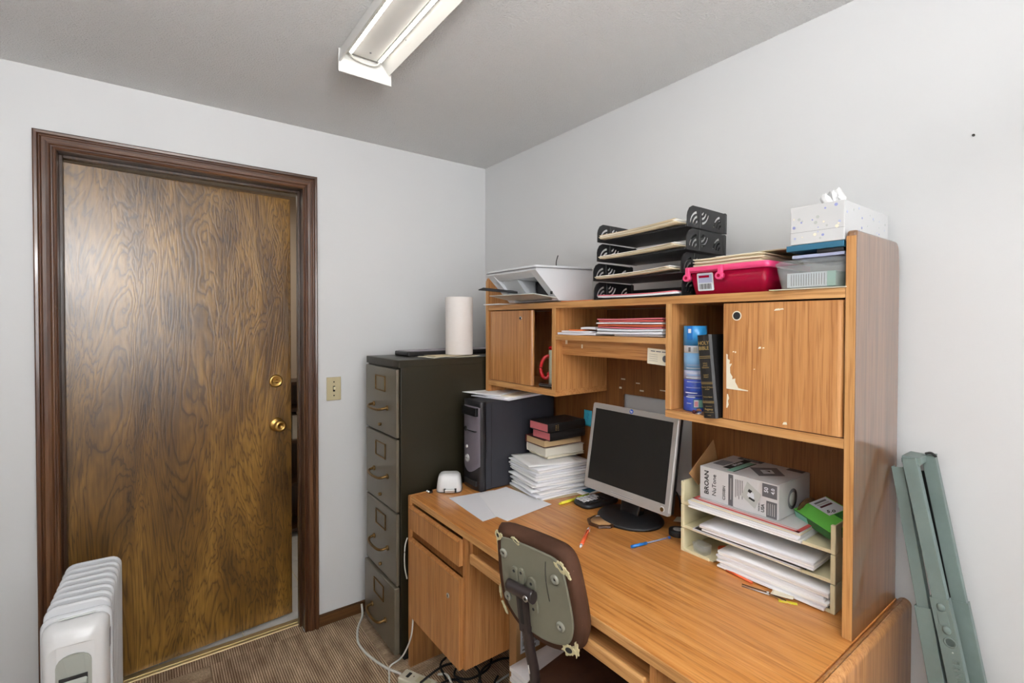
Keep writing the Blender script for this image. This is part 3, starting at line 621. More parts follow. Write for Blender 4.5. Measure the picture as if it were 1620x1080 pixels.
# ------------------------------------------------ stapler / hole punch gadget and chrome bit
g = thing('pencil_sharpener', 'small white rounded electric desk gadget with a metal clip in front of the tower', 'desk gadget', (-.565, -.572, DZT))
Mg = TM(-.565, -.572, DZT, R(-34)); b = MB(Mg)
rr = lambda w_, d_, z, r: [(x, y, z) for x, y in rrect(-w_, w_, -d_, d_, r)]
b.loft([rr(.054, .043, .002, .022), rr(.056, .045, .008, .022), rr(.052, .041, .045, .022), rr(.048, .036, .066, .020), rr(.039, .028, .076, .016), rr(.024, .016, .0785, .010)], 'white_plastic'); b.build('housing', g)
b = MB(Mg); b.loft([rr(.055, .044, 0, .022), rr(.057, .046, .003, .022)], 'mid_grey'); b.build('base', g)
b = MB(Mg); b.box(-.016, .028, -.060, -.034, .004, .018, 'dull_chrome', .002); b.cyl((-.020, -.050, .012), (-.013, -.050, .012), .009, 'ink'); b.cyl((.026, -.050, .012), (.034, -.050, .012), .009, 'ink'); b.build('clip', g, label='chrome clip with black ends')
g = thing('binder_clip', 'tiny shiny black and chrome clip at the left corner of the desk', 'clip', (-.655, -.560, DZT))
b = MB(); b.box(-.666, -.648, -.572, -.552, DZT+.0005, DZT+.014, 'black_gloss', .003); b.build('clip_body', g)
for y in (-.567, -.555): b = MB(); b.sph((-.667, y, DZT+.009), .0065, 'chrome'); b.build('bead', g)

# ------------------------------------------------ loose sheets on the desk
def sheet(poly, z, mat, label):
    b = MB(); b.plate(poly, [], .0008, mat, M=TM(0, 0, z)); x = sum(p[0] for p in poly)/len(poly); y = sum(p[1] for p in poly)/len(poly)
    b.build('paper_sheet', None, label, 'paper', origin=(x, y, z))
sheet([(-.622, -.668), (-.414, -.700), (-.350, -.935), (-.563, -.958), (-.640, -.963)], DZT+.0008, 'paper_b', 'white sheet of paper lying nearest the tower on the desk')
sheet([(-.5, -.715), (-.345, -.702), (-.318, -.988), (-.566, -1.019), (-.575, -.948)], DZT+.0018, 'paper', 'white sheet of paper overlapping another, in front of the tall paper pile')

# ------------------------------------------------ tall pile of papers
PC = (-.190, -.832)
random.seed(11)
z = DZT+.0032; i = 0
lab = 'white packet of papers in the tall pile between tower and monitor'
sheaf('file_folder', PC[0]-.005, PC[1]-.005, DZT+.0012, .30, .245, .0014, -11, 'manila_b', 'tan folder at the very bottom of the tall paper pile', 'folder')
N = 13
for i in range(N):
    th = random.uniform(.0085, .0105); rz = random.uniform(-17, -4)+(5 if i % 4 == 0 else 0); dx = random.uniform(-.012, .012); dy = random.uniform(-.008, .006)
    ph = random.uniform(0, 6); am = random.uniform(.0008, .0022)
    sheaf('paper_packet', PC[0]+dx, PC[1]+dy, z, random.uniform(.275, .292), random.uniform(.225, .24), th-.0042, rz, ['paper', 'paper_b', 'paper_c'][i % 3], 'white paper packet in the tall pile beside the tower, '+ORD[i], 'papers', 'paper packets in the tall pile',
          bend=lambda u, v, ph=ph, am=am: am*math.sin(u*5+ph)*math.cos(v*4+ph)+am, nx=7, ny=7)
    z += th+.0011
ZP = z+.0005
sheaf('paper_packet', PC[0]-.028, PC[1]+.004, ZP, .25, .215, .003, -16, 'paper_c', 'curled white topmost packet of the tall pile under the books', 'papers', 'paper packets in the tall pile', bend=lambda u, v: .003*(1-u)**3*(1-v)); ZP += .0068
# books on the pile
def book(name, M, L, W_, H_, cover, pages, label, group, soft=False, spine='-y', txt=None):
    """L along local x, W along y; spine on the -y side or away"""
    b0 = bpy.data.objects.new(name, None); COL.objects.link(b0); b0.matrix_world = M; ROOTM[b0] = M; tag(b0, label, 'book', group); b0.empty_display_size = .05
    c = .0022; s = -1 if spine == '-y' else 1
    b = MB(M); b.box(-L/2, L/2, -W_/2, W_/2, 0, c, cover, .0006, seg=1); b.box(-L/2, L/2, -W_/2, W_/2, H_-c, H_, cover, .0006, seg=1)
    pr = [(s*W_/2, 0), (s*(W_/2+.003), H_*.25), (s*(W_/2+.004), H_/2), (s*(W_/2+.003), H_*.75), (s*W_/2, H_), (s*(W_/2-.003), H_), (s*(W_/2-.003), 0)]
    b.loft([[(x, y, zz_) for y, zz_ in pr] for x in (-L/2, L/2)], cover, smooth=False); b.build('cover', b0)
    b = MB(M); b.box(-L/2+.004, L/2-.004, (-W_/2+.003 if s < 0 else -W_/2+.004), (W_/2-.004 if s < 0 else W_/2-.003), c, H_-c, pages); b.build('pages', b0)
    if txt:
        b = MB(M)
        for body, size, x in txt: b.text(body, size, (x, -W_/2-.0042, H_/2), (0, 0, -1), (1, 0, 0), 'gold', .0002)
        b.build('lettering', b0)
    return b0
gB = 'books stacked on the tall paper pile'
zb = ZP+.002
book('book', TM(-.128, -.805, zb, R(-6)), .205, .150, .011, 'cream_paper', 'cream_paper', 'thin cream booklet lowest of the books on the paper pile', gB, spine='+y'); zb += .0125
book('book', TM(-.140, -.808, zb, R(-7)), .215, .155, .037, 'white_pages', 'white_pages', 'thick white-paged book second from the bottom on the paper pile', gB, spine='+y'); zb += .0385
book('book', TM(-.142, -.800, zb, R(-5)), .215, .150, .034, 'maroon', 'tan_pages', 'maroon-covered book with tan pages, middle of the stack on the paper pile', gB, spine='+y'); zb += .0355
book('book', TM(-.148, -.838, zb, R(-1)), .205, .130, .036, 'leather_black', 'pink_pages', 'black leather book with pink page edges, second from the top of the stack', gB); zb += .0375
book('book', TM(-.152, -.832, zb, R(-2)), .215, .140, .038, 'leather_black', 'pink_pages', 'black leather book with pink page edges and gilt title, topmost of the stack', gB, txt=[('HOLY\nBIBLE', .011, -.060)]); zb += .04
# things under / at the foot of the pile
sheaf('booklet', -.055, -.955, DZT+.0022, .17, .09, .004, 0, 'paper_c', 'white printed leaflet poking out at the right foot of the paper pile', 'leaflet')
sheaf('booklet', -.060, -.945, DZT+.0070, .10, .09, .003, 6, 'teal', 'teal card poking out at the right foot of the paper pile', 'card')
M_ = frame((0, 0, 0), (1, 0, 0), (0, 1, 0))
h = thing('highlighter', 'yellow-green highlighter lying at the foot of the paper pile', 'highlighter', (-.20, -1.0, DZT))
b = MB(); b.cyl((-.290, -1.012, DZT+.0065), (-.195, -1.012, DZT+.0065), .006, 'yellow'); b.cyl((-.30, -1.012, DZT+.0065), (-.29, -1.012, DZT+.0065), .003, 'yellow', .005); b.build('barrel', h)
b = MB(); b.cyl((-.200, -1.012, DZT+.007), (-.125, -1.009, DZT+.007), .0065, 'yellow_green'); b.cyl((-.203, -1.012, DZT+.007), (-.199, -1.012, DZT+.007), .0067, 'ink'); b.build('cap', h)

# ------------------------------------------------ calculator
ca = thing('calculator', 'black desk calculator with white keys half under the monitor', 'calculator', (-.150, -1.085, DZT))
Mc = TM(-.155, -1.083, DZT, R(-6)); b = MB(Mc); b.loft([rr(.090, .048, .001, .030), rr(.094, .052, .008, .032), rr(.090, .048, .018, .030), rr(.084, .043, .020, .027)], 'black_plastic'); b.build('body', ca)
b = MB(Mc); b.box(.030, .072, -.032, .032, .0195, .0235, 'screen_glass', .002); b.build('display', ca)
for r_ in range(4):
    for c_ in range(5):
        x = -.070+c_*.020; y = .030-r_*.019
        b = MB(Mc); b.box(x-.0075, x+.0075, y-.007, y+.007, .0195, .0250, 'ink' if (r_ == 3 or (c_ == 4 and r_ > 1)) else 'white_plastic', .002); b.build('key', ca)

# ------------------------------------------------ monitor
mo = thing('monitor', 'silver flat computer monitor with a dark blank screen on a round black foot', 'monitor', (-.155, -1.262, DZT))
WM, HM, tl = .405, .339, R(9.5)
Mm = frame((-.237, -1.296, .844), (0, -1, 0), (math.sin(tl), 0, math.cos(tl)))   # local x right, y up, z toward viewer
bz = (.013, .018, .020, .040)   # left, right, top, bottom
b = MB(Mm); b.plate(rrect(-WM/2, WM/2, 0, HM, .008), [[(-WM/2+.0135, .036), (WM/2-.020, .036), (WM/2-.020, HM-.021), (-WM/2+.0135, HM-.021)]], .012, 'silver_plastic', M=TM(0, 0, -.012)); b.build('bezel', mo)
b = MB(Mm); b.box(-WM/2+.012, WM/2-.018, .034, HM-.019, -.012, -.0025, 'screen_glass'); b.build('screen', mo)
b = MB(Mm); b.box(WM/2-.0045, WM/2+.001, .012, HM-.012, -.008, .0015, 'silver_bright', .001, seg=1); b.build('edge_trim', mo, label='bright silver side strip')
b = MB(Mm); b.box(-WM/2+.004, WM/2-.003, .004, HM-.004, -.034, -.012, 'black_plastic', .004); b.loft([[(x, y, -.030) for x, y in rrect(-.15, .15, .05, .29, .03)], [(x, y, -.060) for x, y in rrect(-.10, .10, .08, .26, .03)]], 'black_plastic'); b.build('back_housing', mo)
b = MB(Mm); b.cyl((-.005, HM-.0105, 0), (-.005, HM-.0105, .0010), .0085, 'blue', seg=24); b.text('hp', .0105, (-.005, HM-.0100, .0012), (1, 0, 0), (0, 1, 0), 'white_plastic', .0002, bold=True); b.build('badge', mo, label='round blue badge')
b = MB(Mm); b.box(-.060, .046, .0105, .0125, 0, .0012, 'silver_bright'); b.box(-.060, .046, .0125, .0150, 0, .0006, 'mid_grey'); b.box(-.060, .046, .0150, .0165, 0, .0012, 'silver_bright'); b.build('button_strip', mo)
b = MB(Mm); b.lathe([(0, 0), (.0095, 0), (.0105, .001), (.0095, .002), (0, .0015)], 'silver_bright', (WM/2-.029, .018, 0)); b.lathe([(.006, .0018), (.0072, .0018), (.0072, .0026), (.006, .0026)], 'old_brass', (WM/2-.029, .018, 0)); b.box(WM/2-.0298, WM/2-.0282, .018, .0235, .0018, .0026, 'old_brass'); b.build('power_button', mo)
b = MB(); pr = [(.128, .001), (.132, .006), (.126, .012), (.09, .020), (.05, .026), (0, .028)]
t_ = TM(-.172, -1.278, DZT) @ Matrix.Diagonal((.88, 1.0, 1, 1)); b.lathe(pr, 'black_plastic', seg=40, M=t_); b.build('foot', mo)
b = MB(); b.loft([[(x, y, zz_) for x, y in rrect(-.205+dx, -.165+dx, -1.325, -1.235, .008)] for zz_, dx in ((DZT+.024, .02), (DZT+.07, .03), (.93, .05), (.985, .06))], 'black_gloss', smooth=False); b.build('neck', mo)
b = MB(); b.tube([(-.10, -1.32, .95), (-.05, -1.40, .86), (-.06, -1.43, .80), (-.04, -1.47, .785), (-.03, -1.50, .80)], .0035, 'black_plastic'); b.build('cable', mo)

# ------------------------------------------------ coaster, tape, pens
co = thing('coaster', 'octagonal dark wooden coaster with a cork centre in front of the monitor', 'coaster', (-.290, -1.243, DZT))
Mc = TM(-.290, -1.243, DZT, R(8)); oc = lambda r, z: [(r*math.cos(R(22.5+45*k)), r*math.sin(R(22.5+45*k)), z) for k in range(8)]
b = MB(Mc); b.loft([oc(.054, .0005), oc(.058, .004), oc(.057, .010), oc(.048, .012), oc(.046, .009)], 'dark_trim_x', smooth=False); b.build('rim', co); b = MB(Mc); b.lathe([(0, .0075), (.042, .0075), (.043, .0100), (0, .0102)], 'cardboard'); b.build('cork', co)
tp_ = thing('tape_roll', 'roll of black tape beside the monitor foot and the cream letter trays', 'tape', (-.150, -1.468, DZT))
b = MB(); b.lathe([(.016, .0005), (.0295, .0005), (.030, .002), (.030, .019), (.0285, .0205), (.016, .0205), (.016, .0005)], 'black_plastic', (-.150, -1.473, DZT)); b.build('tape', tp_)
b = MB(); b.lathe([(.006, .001), (.0155, .001), (.0155, .0212), (.006, .0212), (.006, .001)], 'silver_bright', (-.150, -1.473, DZT)); b.build('core', tp_, label='silver grey core')
sheaf('paper_sheet', -.080, -1.468, DZT+.0295, .05, .09, .0006, 20, 'cream_paper', 'cream slip of paper between monitor foot and black tape', bend=lambda u, v: .008*v, rx=-12)
pn = thing('pen', 'short orange and white pen on the desk in front of the coaster', 'pen', (-.437, -1.30, DZT))
A, B_ = Vector((-.503, -1.345, DZT+.0065)), Vector((-.372, -1.256, DZT+.0065)); D = (B_-A)
b = MB(); b.cyl(A+D*.10, A+D*.84, .0062, 'orange_plastic'); b.build('barrel', pn); b = MB(); b.cyl(A, A+D*.11, .0032, 'white_plastic', .0058); b.build('tip', pn)
b = MB(); b.cyl(A+D*.84, A+D, .0066, 'white_plastic', .0045); b.tube([A+D*.62+Vector((.004, -.003, .007)), A+D*.92+Vector((.004, -.003, .007))], .002, 'orange_plastic', smooth=0); b.build('cap', pn)
pn = thing('pen', 'blue-capped ballpoint pen lying on the middle of the desk', 'pen', (-.28, -1.46, DZT))
A, B_ = Vector((-.363, -1.444, DZT+.0055)), Vector((-.199, -1.477, DZT+.0055)); D = (B_-A)
b = MB(); b.cyl(A, A+D*.38, .0052, 'blue_plastic', .0048); b.box(-.003, .003, -.001, .001, 0, .001, 'blue_plastic', M=Matrix.Translation(A+D*.2+Vector((0, 0, .005)))); b.build('cap', pn)
b = MB(); b.cyl(A+D*.38, A+D*.97, .0036, 'clear_tub'); b.build('barrel', pn); b = MB(); b.cyl(A+D*.3, A+D*.9, .0014, 'blue', seg=8); b.build('ink_tube', pn); b = MB(); b.cyl(A+D*.96, A+D, .0042, 'blue'); b.build('end_plug', pn)
# sticky note on the back panel and grey note
sn = thing('sticky_note', 'bright blue sticky note with handwriting on the hutch back beside the monitor', 'note', (-.03, -.905, 1.066))
Ms = frame((HB-.014, -.905, 1.066), (0, -1, 0), (0, -.04, 1)); b = MB(Ms); b.slab(.050, .072, .0006, 'sky_note', lambda u, v: .005*(1-v)**2); b.build('note_sheet', sn)
b = MB(Ms); b.tube([(-.004, .024, .0018), (.006, .014, .0018), (-.004, .006, .0020), (.004, -.002, .0026), (-.006, -.008, .0034), (.003, -.014, .0044)], .0006, 'blue'); b.build('handwriting', sn)
# ------------------------------------------------ printer on the hutch
HT = 1.588
pr_ = thing('printer', 'white inkjet printer on the left end of the hutch top', 'printer', (-.29, -.87, HT))
PY0, PY1 = -1.038, -.700
side = [(-.325, HT+.006), (-.150, HT+.006), (-.138, HT+.02), (-.138, HT+.141), (-.444, HT+.131), (-.448, HT+.122)]
b = MB(); t_ = bmesh.new()
def sidewall(y0, y1):
    b.loft([[(x, y, z) for x, z in side] for y in (y0, y1)], 'white_gloss', smooth=False)
sidewall(PY0, PY0+.038); sidewall(PY1-.045, PY1)
b.box(-.20, -.140, PY0+.03, PY1-.03, HT+.008, HT+.13, 'white_gloss', .002); b.box(-.30, -.142, PY0+.03, PY1-.03, HT+.008, HT+.022, 'white_gloss', .002)
b.loft([[(x, y, z) for x, z in ((-.445, HT+.131), (-.447, HT+.121), (-.415, HT+.098), (-.16, HT+.09), (-.14, HT+.140))] for y in (PY0+.03, PY1-.03)], 'white_gloss', smooth=False)
b.build('printer_body', pr_)
b = MB(TM(-.292, (PY0+PY1)/2, HT+.1365, 0, 0, R(-1.9))); b.loft([[(x, y, z) for x, y in rrect(-.158+q, .155-q, -.172+q, .172-q, .012)] for z, q in ((0, 0), (.007, 0), (.010, .004))], 'white_gloss'); b.build('scanner_lid', pr_)
b = MB(TM(-.292, (PY0+PY1)/2, HT+.1345, 0, 0, R(-1.9))); b.box(-.158, .155, -.1725, .1725, 0, .0025, 'mid_grey'); b.build('lid_seam', pr_)
b = MB(); b.box(-.296, -.205, PY0+.0375, PY0+.18, HT+.022, HT+.098, 'black_plastic'); b.box(-.31, -.29, PY0+.07, PY0+.105, HT+.060, HT+.082, 'black_gloss', .003); b.build('paper_slot', pr_, label='black paper outlet')
b = MB(); b.loft([[(x, y, z) for x, z in ((-.335, HT+.024), (-.30, HT+.024), (-.30, HT+.098), (-.40, HT+.098))] for y in (PY0+.182, PY1-.044)], 'white_gloss', smooth=False); b.build('inner_panel', pr_)
b = MB(); b.loft([[(-.452, PY0+.006, HT+.028), (-.452, -.725, HT+.032), (-.30, -.700, HT+.012), (-.30, PY0+.002, HT+.012)], [(-.452, PY0+.006, HT+.031), (-.452, -.725, HT+.035), (-.30, -.700, HT+.0165), (-.30, PY0+.002, HT+.0165)]], 'pale_grey', smooth=False); b.build('output_tray', pr_)
b = MB(); b.loft([[(-.455, -.640, HT+.062), (-.435, -.650, HT+.070), (-.355, -.80, HT+.050), (-.370, -.82, HT+.042)], [(-.455, -.640, HT+.066), (-.435, -.650, HT+.075), (-.355, -.80, HT+.055), (-.370, -.82, HT+.047)]], 'black_plastic', smooth=False); b.build('paper_support', pr_, label='black folding paper arm')
b = MB(); b.box(-.372, -.360, PY0-.0006, PY0+.001, HT+.030, HT+.042, 'ink', .0003, seg=1); b.build('port', pr_)
b = MB(); b.tube([(-.12, -.795, HT+.02), (-.12, -.79, HT+.16), (-.13, -.80, HT+.20), (-.13, -.812, HT+.228)], .0022, 'ink'); b.build('power_cable', None, 'thin black cable end standing up behind the white printer', 'cable', origin=(-.12, -.795, HT+.02))
sheaf('paper_sheet', -.30, -.60, HT+.001, .12, .13, .004, 0, 'paper', 'small white paper pad under the left side of the white printer')
sheaf('envelope', -.255, -1.135, HT+.0008, .145, .17, .0018, 2, 'orange', 'orange envelope lying between the white printer and the black trays', 'envelope')

# ------------------------------------------------ black letter trays
def sector(cx, cy, r0, r1, a0, a1, n=6):
    L = [(cx+r1*math.cos(R(a0+(a1-a0)*i/n)), cy+r1*math.sin(R(a0+(a1-a0)*i/n))) for i in range(n+1)]
    return L+[(cx+r0*math.cos(R(a1-(a1-a0)*i/n)), cy+r0*math.sin(R(a1-(a1-a0)*i/n))) for i in range(n+1)]
TD, TH = .222, .067
ti = thing('letter_tray', 'black plastic letter tray with arc cut-outs, lowest of the four', 'letter tray', (-.326, -1.232, HT), 0, 'black letter trays on the hutch')
def holes():
    H = []
    for r0, r1 in ((.010, .017), (.024, .031), (.038, .045)): H.append(sector(.058, .008, r0, r1, 98, 172))
    for r0, r1 in ((.010, .016), (.023, .030), (.037, .044)): H.append(sector(.076, .058, r0, r1, 274, 346))
    for r0, r1 in ((.010, .017), (.024, .031), (.038, .045)): H.append(sector(.188, .008, r0, r1, 98, 172))
    return H
def tray(root, x, y0, y1, z):
    pan = [(0, 0), (TD, 0), (TD, TH-.002), (.10, TH), (.028, TH), (.012, TH-.008), (.003, TH-.022), (0, TH-.034)]
    W_ = abs(y1-y0)
    for y, n_ in ((y0, 1), (y1, -1)):
        b = MB(frame((x, y+(.0015 if n_ > 0 else -.0015), z), (1, 0, 0), (0, 0, 1))); b.plate(pan, holes(), .0026, 'black_plastic')
        b.box(.066, .074, 0, TH, -.002, .0045, 'black_plastic', .001, seg=1); b.box(TD-.014, TD-.006, 0, TH, -.002, .0045, 'black_plastic', .001, seg=1); b.build('side_panel', root)
    b = MB(); b.box(x+.002, x+TD, y1+.002, y0-.002, z+.001, z+.0035, 'black_plastic'); b.box(x, x+.004, y1+.002, y0-.002, z, z+.006, 'black_plastic', .001, seg=1); b.build('tray_floor', root)
    b = MB(); b.box(x+TD-.003, x+TD, y1, y0, z+.003, z+.045, 'black_plastic', .001, seg=1); b.build('back_wall', root)
tray(ti, -.326, -1.232, -1.602, HT+.0005)
labs = ['black plastic letter tray with arc cut-outs, second from the bottom', 'black plastic letter tray with arc cut-outs, third from the bottom', 'black plastic letter tray with arc cut-outs, topmost of the four']
for k, (dx, dy) in enumerate(((.000, .004), (-.002, -.016), (-.002, -.018))):
    r_ = ti.copy(); COL.objects.link(r_); r_.location = (-.326+dx, -1.232+dy, HT+.0005+(k+1)*.0702-.0005); r_['label'] = labs[k]
    for ch in list(ti.children): c = ch.copy(); COL.objects.link(c); c.parent = r_
def sag(a, lift=0): return lambda u, v: a*(1-math.sin(math.pi*v))+lift*v
def fset(x, y, z0, specs, gname):
    z = z0
    for i, (w_, d_, th, rz, mat, name, label, cat, amp) in enumerate(specs):
        sheaf(name, x-(i % 2)*.004, y+(i % 3-1)*.004, z, w_, d_, th-.0006, rz, mat, label, cat, gname if name == 'manila_folder' else None, bend=lambda u, v, amp=amp: amp*abs(2*v-1)**2.2, ny=12); z += th+.0002
fset(-.232, -1.425, HT+.0052, [(.215, .33, .006, 0, 'paper', 'document', 'white papers in the lowest black letter tray', 'papers', .003), (.21, .32, .0035, 1, 'pink_paper', 'document', 'pinkish grey papers on top in the lowest black tray', 'papers', .003)], None)
LF = 'manila folders in the black letter trays'
def folders(z, n, x, y, which, d=.30):
    zz_ = z
    for i in range(n):
        th = .0024; sheaf('manila_folder', x-.003*(i % 3), y+.003*((i*7) % 3), zz_, .222, d-.004*(i % 3), th-.0006, random.uniform(-.8, .8), ['manila', 'cream_paper', 'manila_b', 'paper_c'][i % 4], 'cream folder in the %s black letter tray, %s' % (which, ORD[i]), 'folder', LF+' ('+which+')', bend=lambda u, v: .010*(1-v)**2.5, ny=12); zz_ += th+.0003
folders(HT+.0748, 4, -.238, -1.420, 'second lowest', .315); folders(HT+.1450, 4, -.240, -1.440, 'third', .315); folders(HT+.2150, 5, -.240, -1.442, 'topmost', .315)

# ------------------------------------------------ pink tub, folders on it
pt = thing('storage_tub', 'crimson plastic storage tub with bright pink handle and lid', 'storage tub', (-.19, -1.735, HT))
def tub(root, x0, x1, y0, y1, z0, z1, taper, mat, name='tub'):
    b = MB(); t = .0022; R_ = []
    def ring(q, z): return [(x, y, z) for x, y in rrect(x0+q, x1-q, y0+q, y1-q, .014)]
    b.loft([ring(taper, z0), ring(0, z1), ring(t, z1), ring(taper+t, z0+t)], mat); return b.build(name, root)
tub(pt, -.318, -.06, -1.862, -1.622, HT+.001, HT+.068, .012, 'crimson_tub')
b = MB(); b.loft([[(x, y, z) for x, y in rrect(-.322+q, -.056-q, -1.868+q, -1.612-q, .014)] for z, q in ((HT+.067, 0), (HT+.082, 0), (HT+.085, .003))], 'pink_plastic'); b.build('lid', pt)
b = MB(); b.box(-.333, -.325, -1.735, -1.620, HT+.070, HT+.084, 'pink_plastic', .003)
for y in (-1.733, -1.627): b.box(-.335, -.323, y-.008, y+.006, HT+.048, HT+.084, 'pink_plastic', .003); b.cyl((-.338, y, HT+.052), (-.322, y, HT+.052), .011, 'pink_plastic', seg=18); b.cyl((-.3385, y, HT+.052), (-.337, y, HT+.052), .005, 'crimson_tub', seg=12)
b.build('handle', pt, label='bright pink swing handle')
b = MB(frame((-.3145, -1.678, HT+.038), (0, -1, 0), (-.17, 0, 1))); b.plate(rrect(-.026, .026, -.026, .027, .004), [], .0008, 'can_white'); b.box(-.022, .022, -.002, .022, .0008, .0012, 'can_lilac'); b.box(-.020, .014, .013, .020, .0012, .0015, 'crimson_tub')
for k in range(11): b.box(-.020+k*.0036, -.0188+k*.0036+.0006*(k % 3), -.021, -.005, .0008, .0012, 'ink')
b.build('label', pt, label='white and blue barcode label')
for i in range(8):
    sheaf('manila_folder', -.182+.003*(i % 3), -1.738+.004*((i*5) % 3)-.002, HT+.0865+i*.0032, .245, .215-.006*(i % 2), .0022, random.uniform(-2, 2), ['manila', 'cream_paper', 'manila_b'][i % 3], 'manila folder on the lid of the crimson tub, '+ORD[i], 'folder', 'manila folders on the crimson tub', bend=lambda u, v: .001*math.sin(6*v))
sheaf('manila_folder', -.150, -1.865, HT+.118, .19, .16, .0022, -3, 'manila_b', 'brown folder spanning from the manila stack to the clear box', 'folder', None, rx=0, bend=lambda u, v: .002*v)

# ------------------------------------------------ clear box with card and what lies on it
sheaf('paper_sheet', -.225, -1.960, HT+.0008, .225, .175, .0016, 3, 'cream_paper', 'cream sheet lying under the clear plastic box', bend=lambda u, v: 0)
cb = thing('storage_box', 'clear plastic storage box with a white and green carton inside', 'storage box', (-.2, -1.96, HT+.003))
tub(cb, -.320, -.06, -2.045, -1.882, HT+.004, HT+.064, .010, 'clear_tub', 'box_shell')
b = MB(); b.loft([[(x, y, z) for x, y in rrect(-.322+q, -.058-q, -2.047+q, -1.879-q, .016)] for z, q in ((HT+.064, 0), (HT+.070, 0), (HT+.078, .008))], 'clear_tub'); b.build('lid', cb)
cx = thing('carton', 'small white carton with a green end inside the clear box', 'carton', (-.24, -1.955, HT+.008))
part(cx, 'carton_body', 'can_white', (-.300, -.12, -2.000, -1.905, HT+.0075, HT+.045), r=.001); part(cx, 'green_end', 'mint', (-.3005, -.119, -2.020, -2.000, HT+.0075, HT+.045), r=.001)
b = MB()
for k in range(14): b.box(-.3008, -.3002, -1.995+k*.006, -1.9935+k*.006, HT+.012, HT+.041, 'box_grey')
b.build('print_lines', cx, kind='stuff')
bt = thing('book', 'dark blue and white booklets between the clear box and the tissue box', 'booklet', (-.2, -1.985, HT+.08))
part(bt, 'booklet', 'can_lilac', (-.318, -.08, -2.044, -1.925, HT+.0800, HT+.0880), r=.001); part(bt, 'booklet', 'tower_black', (-.322, -.08, -2.044, -1.985, HT+.0885, HT+.0975), r=.001)
part(bt, 'booklet', 'teal', (-.328, -.06, -2.046, -1.915, HT+.0980, HT+.1125), r=.001)
tb = thing('tissue_box', 'white tissue box with blue dots, highest thing on the hutch', 'tissue box', (-.18, -1.985, HT+.113))
bx = (-.328, -.030, -2.047, -1.925, HT+.1135, HT+.208)
part(tb, 'carton', 'box_white', bx, r=.0015)
b = MB(); rd = random.Random(5)
for k in range(52):
    f_ = rd.random() < .5; col = rd.choice(['lavender', 'can_lilac', 'pale_grey', 'pale_grey', 'can_lilac'] if not f_ else ['lavender', 'can_lilac', 'pale_grey', 'cream_paper', 'lavender']); r_ = rd.uniform(.0012, .0042)
    if f_: y, z = rd.uniform(bx[2]+.006, bx[3]-.006), rd.uniform(bx[4]+.006, bx[5]-.006); b.cyl((bx[0]-.0004, y, z), (bx[0]+.0002, y, z), r_, col, seg=12)
    else: x, z = rd.uniform(bx[0]+.006, bx[1]-.006), rd.uniform(bx[4]+.006, bx[5]-.006); b.cyl((x, bx[2]-.0004, z), (x, bx[2]+.0002, z), r_*.8, col, seg=12)
b.box(bx[0]-.0003, bx[0]+.0001, bx[2], bx[3], HT+.1435, HT+.1441, 'mid_grey'); b.build('printed_dots', tb, kind='stuff')
b = MB()
def tsheet(x0, y0, yaw, w_, h_, ph, lean):
    t = bmesh.new(); G = []; nu, nv = 22, 12; c, s_ = math.cos(yaw), math.sin(yaw)
    for i in range(nu+1):
        u = 2*i/nu-1; row = []
        for j in range(nv+1):
            v = j/nv; hw = w_*(.42+.58*math.sin(min(1, v*1.25)*math.pi/2))*(1-.25*max(0, v-.7)/.3); hh = h_*(.80+.16*math.sin(3.2*u+ph)+.07*math.cos(9*u+ph))
            a = u*hw; f = .007*math.sin(8*u+ph+2*v)*(1-.3*v)+.003*math.sin(15*u+5*v)+lean*v*v
            row.append(t.verts.new((x0+c*a-s_*f, y0+s_*a+c*f, HT+.2065+hh*v)))
        G.append(row)
    for a, d in zip(G, G[1:]):
        for j in range(nv): t.faces.new((a[j], d[j], d[j+1], a[j+1])).smooth = True
    b._add(t, 'tissue')
tsheet(-.235, -1.988, R(-62), .030, .060, 0, .010); tsheet(-.225, -1.984, R(-85), .024, .052, 1.9, -.012); tsheet(-.245, -1.990, R(-40), .020, .046, 3.4, .016)
b.build('tissue', tb)

# ------------------------------------------------ middle shelf papers
sheaf('paper_packet', -.235, -1.125, 1.4575, .17, .20, .008, 3, 'paper_b', 'grey-white papers at the left on the middle shelf of the hutch', 'papers', bend=lambda u, v: .001*math.sin(9*v))
sheaf('paper_packet', -.220, -1.115, 1.4668, .17, .17, .006, -4, 'paper', 'white papers under the orange slip at the left on the middle shelf', 'papers')
sheaf('paper_sheet', -.230, -1.115, 1.4733, .16, .075, .004, 2, 'orange', 'orange slip on the papers at the left on the middle shelf')
sheaf('paper_packet', -.22, -1.185, 1.4780, .17, .085, .008, -3, 'paper_b', 'folded grey-white paper beside the orange slip on the middle shelf', 'papers', bend=lambda u, v: .003*math.sin(3*v))
zz_ = 1.4575
for i, (th, mt, lb) in enumerate(((.005, 'paper_c', 'white file lowest of the stack at the right on the middle shelf'), (.009, 'paper_b', 'grey-white file second from the bottom of the stack on the middle shelf'), (.008, 'can_white', 'pale blue-white file in the middle of the stack on the middle shelf'), (.005, 'pink_paper', 'pale pink file in the stack on the middle shelf, under the brick-red one'),
        (.008, 'brick_paper', 'brick-red file in the stack on the middle shelf'), (.005, 'paper_c', 'white file between the brick-red and pink files on the middle shelf'), (.006, 'red_paper', 'rose-red file second from the top of the stack on the middle shelf'), (.005, 'pink_paper', 'bright pink file topmost of the stack on the middle shelf'))):
    if i < 1: w_, yc, d_ = .17, -1.42, .21
    else: w_, yc, d_ = .19, -1.390+.004*(i % 2), .285
    sheaf('file_folder', -.222-.004*(i % 3), yc, zz_, w_, d_, th-.0007, (i % 3-1)*.8, mt, lb, 'folder', bend=lambda u, v, i=i: .0012*abs(2*v-1)**2+.0009*math.sin(5*v+i)); zz_ += th+.0016

